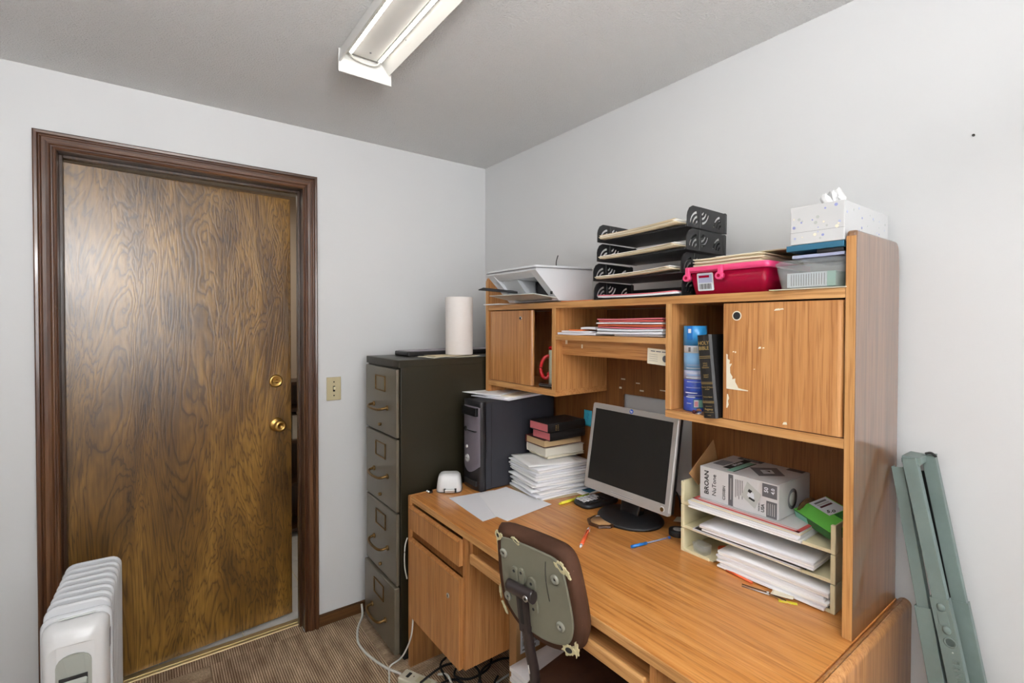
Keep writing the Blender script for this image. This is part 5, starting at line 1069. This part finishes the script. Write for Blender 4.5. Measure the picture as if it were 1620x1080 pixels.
b = MB(Mr); L = [(-.040, .20)]+[(.040, .20)]+[(.040*math.cos(a), .500+.034*math.sin(a)) for a in [i*math.pi/10 for i in range(11)]]
def yf(x, extra=0): return -.206-.030*(1-(x/.08)**2)-extra
b.loft([[(x, yf(x, -.002), z) for x, z in L], [(x, yf(x, .0020), z) for x, z in L]], 'grey_plastic', smooth=False); b.build('control_panel', ra, label='grey control panel')
b = MB(Mr); b.box(-.032, .032, yf(0, .0028), yf(0), .432, .470, 'ink', .001, seg=1); b.build('recess', ra)
b = MB(Mr); b.loft([[(x, yf(0, .010)+.0, z) for x, z in rrect(-.030, .030, .405, .448, .006)], [(x, yf(0, .001), z) for x, z in rrect(-.032, .032, .400, .462, .006)]], 'grey_plastic', smooth=False); b.build('cord_holder', ra)
b = MB(Mr); b.lathe([(0, 0), (.022, 0), (.020, .012), (0, .013)], 'grey_plastic', (0, yf(0), .34), (0, -1, 0)); b.build('dial', ra)
b = MB(Mr @ TM(.004, -.168, .6135)); b.box(-.045, .040, -.008, .014, -.0005, .0022, 'white_plastic', .001); b.build('grip_plate', ra)
b = MB(Mr)
for k in range(3): b.box(.0775, .0788, -.186+k*.006, -.184+k*.006, .500, .555, 'mid_grey')
b.build('vent_slots', ra, kind='stuff')
for y in (.12, -.13):
    b = MB(Mr); b.box(-.115, .115, y-.012, y+.012, .055, .075, 'white_plastic', .004); b.build('foot_bar', ra)
    for x in (-.10, .10): b = MB(Mr); b.cyl((x-.012, y, .027), (x+.012, y, .027), .027, 'mid_grey'); b.box(x-.006, x+.006, y-.008, y+.008, .03, .06, 'white_plastic'); b.build('wheel', ra)

# ------------------------------------------------ green folding table legs leaning on the wall
gl = thing('folding_table', 'grey-green folded steel table frame leaning on the wall right of the desk', 'folding table', (-.06, -2.25, 0))
def channel(P0, P1, w_, d_, name, split=None, over=.004):
    """U channel from floor P0 to top P1; width along y, depth along x, open to the back"""
    P0, P1 = Vector(P0), Vector(P1); ax = (P1-P0).normalized(); xs_ = Vector((-1, 0, 0)); ws = ax.cross(xs_).normalized(); ws = ws if ws.y < 0 else -ws; ns = ws.cross(ax).normalized(); ns = ns if ns.x < 0 else -ns
    b = MB(); L = (P1-P0).length; M_ = Matrix.Identity(4)
    for i in range(3): M_[i][0] = ws[i]; M_[i][1] = ax[i]; M_[i][2] = ns[i]; M_[i][3] = P0[i]
    def seg(a, c, w__, e):
        b.box(-w__/2, w__/2, a, c, e-.002, e, 'green_steel', .0012, M=M_, seg=1); b.box(-w__/2, -w__/2+.002, a, c, e-d_, e-.001, 'green_steel', M=M_); b.box(w__/2-.002, w__/2, a, c, e-d_, e-.001, 'green_steel', M=M_)
    seg(L*.45 if split else 0, L, w_, 0)
    if split: seg(0, L*split, w_+.008, over)
    return b, M_, L
b, M1, L1 = channel((-.052, -2.358, .0), (-.045, -2.142, 1.166), .029, .018, 'a', .70); b.box(-.0155, .0155, L1-.003, L1, -.018, 0, 'green_steel', M=M1); b.box(-.030, -.0150, L1*.06, L1-.045, -.022, -.018, 'channel_shade', M=M1); b.build('leg_channel', gl)  # dark plate stands in for the shade inside the hollow channel
b, M2, L2 = channel((-.105, -2.345, .0), (-.095, -2.115, 1.160), .030, .020, 'b', .715); b.box(-.015, .015, L2-.003, L2, -.02, 0, 'green_steel', M=M2)
b.build('leg_channel', gl)
b = MB(M2); zz0 = L2*.715
b.sph((0, zz0-.020, .004), .0085, 'green_steel', (1, 1.2, .6)); b.box(-.010, .010, zz0-.062, zz0-.030, .0035, .0048, 'green_steel', .0005, seg=1); b.sph((.002, zz0-.072, .004), .0085, 'green_steel', (1, 1.2, .6)); b.build('lock_catch', gl)
b = MB(M2); b.lathe([(.0085, 0), (.0105, .0012), (.0125, 0)], 'green_steel', (.003, zz0-.100, .004)); b.cyl((.004, zz0-.122, .004), (.004, zz0-.122, .0050), .0018, 'pale_grey', seg=8); b.text('FIRNU', .020, (.006, zz0-.165, .0042), (0, -1, 0), (1, 0, 0), 'green_steel', .0016, bold=True); b.build('embossing', gl)
b, M3, L3 = channel((-.115, -2.285, .0), (-.080, -2.088, 1.128), .026, .022, 'c', .70); b.build('leg_channel', gl)
b = MB(); b.box(-.092, -.020, -2.140, -2.100, 1.145, 1.163, 'green_steel', .002); b.build('top_link', gl)
b = MB(); b.tube([(-.047, -2.160, 1.164), (-.047, -2.150, 1.172), (-.047, -2.138, 1.168)], .003, 'ink'); b.build('hook', gl)

# ------------------------------------------------ under the desk
cbx = thing('cardboard_box', 'flat brown cardboard box with a shipping label under the desk', 'box', (-.34, -1.02, 0))
part(cbx, 'box_body', 'cardboard', (-.54, -.14, -1.040, -.995, .0005, .40), r=.002)
b = MB(frame((-.475, -1.0404, .295), (1, 0, 0), UP)); b.plate([(-.045, -.055), (.05, -.055), (.05, .07), (-.045, .07)], [], .0005, 'can_white')
for k in range(16): b.box(-.036+k*.0048, -.0345+k*.0048+.0008*(k % 3), -.03, .005, .0005, .0008, 'ink')
b.box(-.036, .03, .012, .018, .0005, .0008, 'ink'); b.box(-.036, .00, -.046, -.040, .0005, .0008, 'mid_grey'); b.box(.012, .03, -.048, -.038, .0005, .0008, 'mid_grey'); b.box(-.03, .035, .035, .06, .0005, .0008, 'mid_grey'); b.build('shipping_label', cbx, label='white barcode label')
random.seed(21)
for i in range(17):
    sheaf('paper_packet', -.485+random.uniform(-.008, .004), -1.225+random.uniform(-.005, .005), .001+i*.0165, .255, .235, .0145, random.uniform(-3, 4), ['paper', 'paper_b'][i % 2], 'white paper packet in the stack on the floor under the desk, '+(ORD[i] if i < 13 else ('fourth', 'third', 'second', 'first')[i-13]+' from the top'), 'papers', 'paper packets on the floor under the desk', bend=lambda u, v, i=i: .0004*math.sin(4*u+i)+.0004, nx=5, ny=5)
ps = thing('power_strip', 'cream power strip on the carpet at the foot of the desk', 'power strip', (-.765, -.655, 0))
Mp = TM(-.770, -.668, 0, R(-64)); b = MB(Mp); b.box(-.080, .080, -.030, .030, .001, .038, 'strip_cream', .006, seg=3); b.build('strip_body', ps)
b = MB(Mp); b.box(-.050, -.036, -.014, .014, .0378, .0410, 'ink', .001, seg=1); b.build('switch', ps); b = MB(Mp); b.cyl((-.020, .004, .0375), (-.020, .004, .0388), .0026, 'maroon', seg=10); b.build('lamp', ps)
for k in range(2): b = MB(Mp); b.box(.000+k*.035, .028+k*.035, -.015, .015, .0375, .0386, 'ivory_dark'); b.build('socket', ps)
def cable(pts, r_, m, label): b = MB(); b.tube(pts, r_, m, seg=8, smooth=8); b.build('cable', None, label, 'cable', origin=pts[0])
cable([(-.774, -.02, .05), (-.785, -.06, .012), (-.835, -.14, .006), (-.868, -.24, .006), (-.868, -.33, .006), (-.850, -.42, .006), (-.825, -.50, .006), (-.800, -.560, .010), (-.800, -.598, .018)], .0055, 'cable_white', 'thick white power cord curving over the carpet by the filing cabinet')
cable([(-.7445, -.575, .243), (-.752, -.568, .15), (-.778, -.535, .060), (-.822, -.510, .022), (-.846, -.56, .014), (-.878, -.64, .006), (-.93, -.78, .006)], .0035, 'cable_white', 'thin white cord hanging from behind the desk pedestal to the carpet')
cable([(-.742, -.513, .560), (-.752, -.509, .52), (-.754, -.510, .44), (-.745, -.514, .38)], .0028, 'cable_white', 'thin white cord bulging out at the left edge of the desk')
cable([(-.30, -.85, .006), (-.42, -.84, .006), (-.53, -.86, .006), (-.60, -.93, .006), (-.64, -1.0, .006)], .004, 'cable_white', 'grey-white cord on the floor under the pedestal')
for k, (x, y, lab_) in enumerate(((-.66, -.78, 'black cord coiled on the floor just behind the power strip'), (-.55, -.72, 'black cord coiled deeper under the desk pedestal'), (-.45, -.86, 'black cord coiled beside the cardboard box'))):
    cable([(x+(.05+.012*i)*math.cos(i*1.1+k), y+(.045+.008*i)*math.sin(i*1.1+k), .006+.006*i) for i in range(9)], .0045, 'matt_black', lab_)
cable([(-.690, -.70, .040), (-.672, -.745, .055), (-.665, -.775, .030), (-.640, -.80, .012), (-.60, -.80, .008), (-.60, -.86, .008)], .005, 'cable_white', 'white plug lead leaving the power strip under the pedestal')
for x, y, rz, lab_ in ((-.715, -.775, 20, 'small cream adapter block beside the power strip'),):
    a_ = thing('power_adapter', lab_, 'adapter', (x, y, 0), R(rz)); b = MB(TM(x, y, 0, R(rz))); b.box(-.030, .030, -.022, .022, .001, .030, 'strip_cream', .004); b.build('adapter_body', a_); b = MB(TM(x, y, 0, R(rz))); b.cyl((0, 0, .030), (0, 0, .033), .008, 'ivory_dark'); b.build('cord_relief', a_)
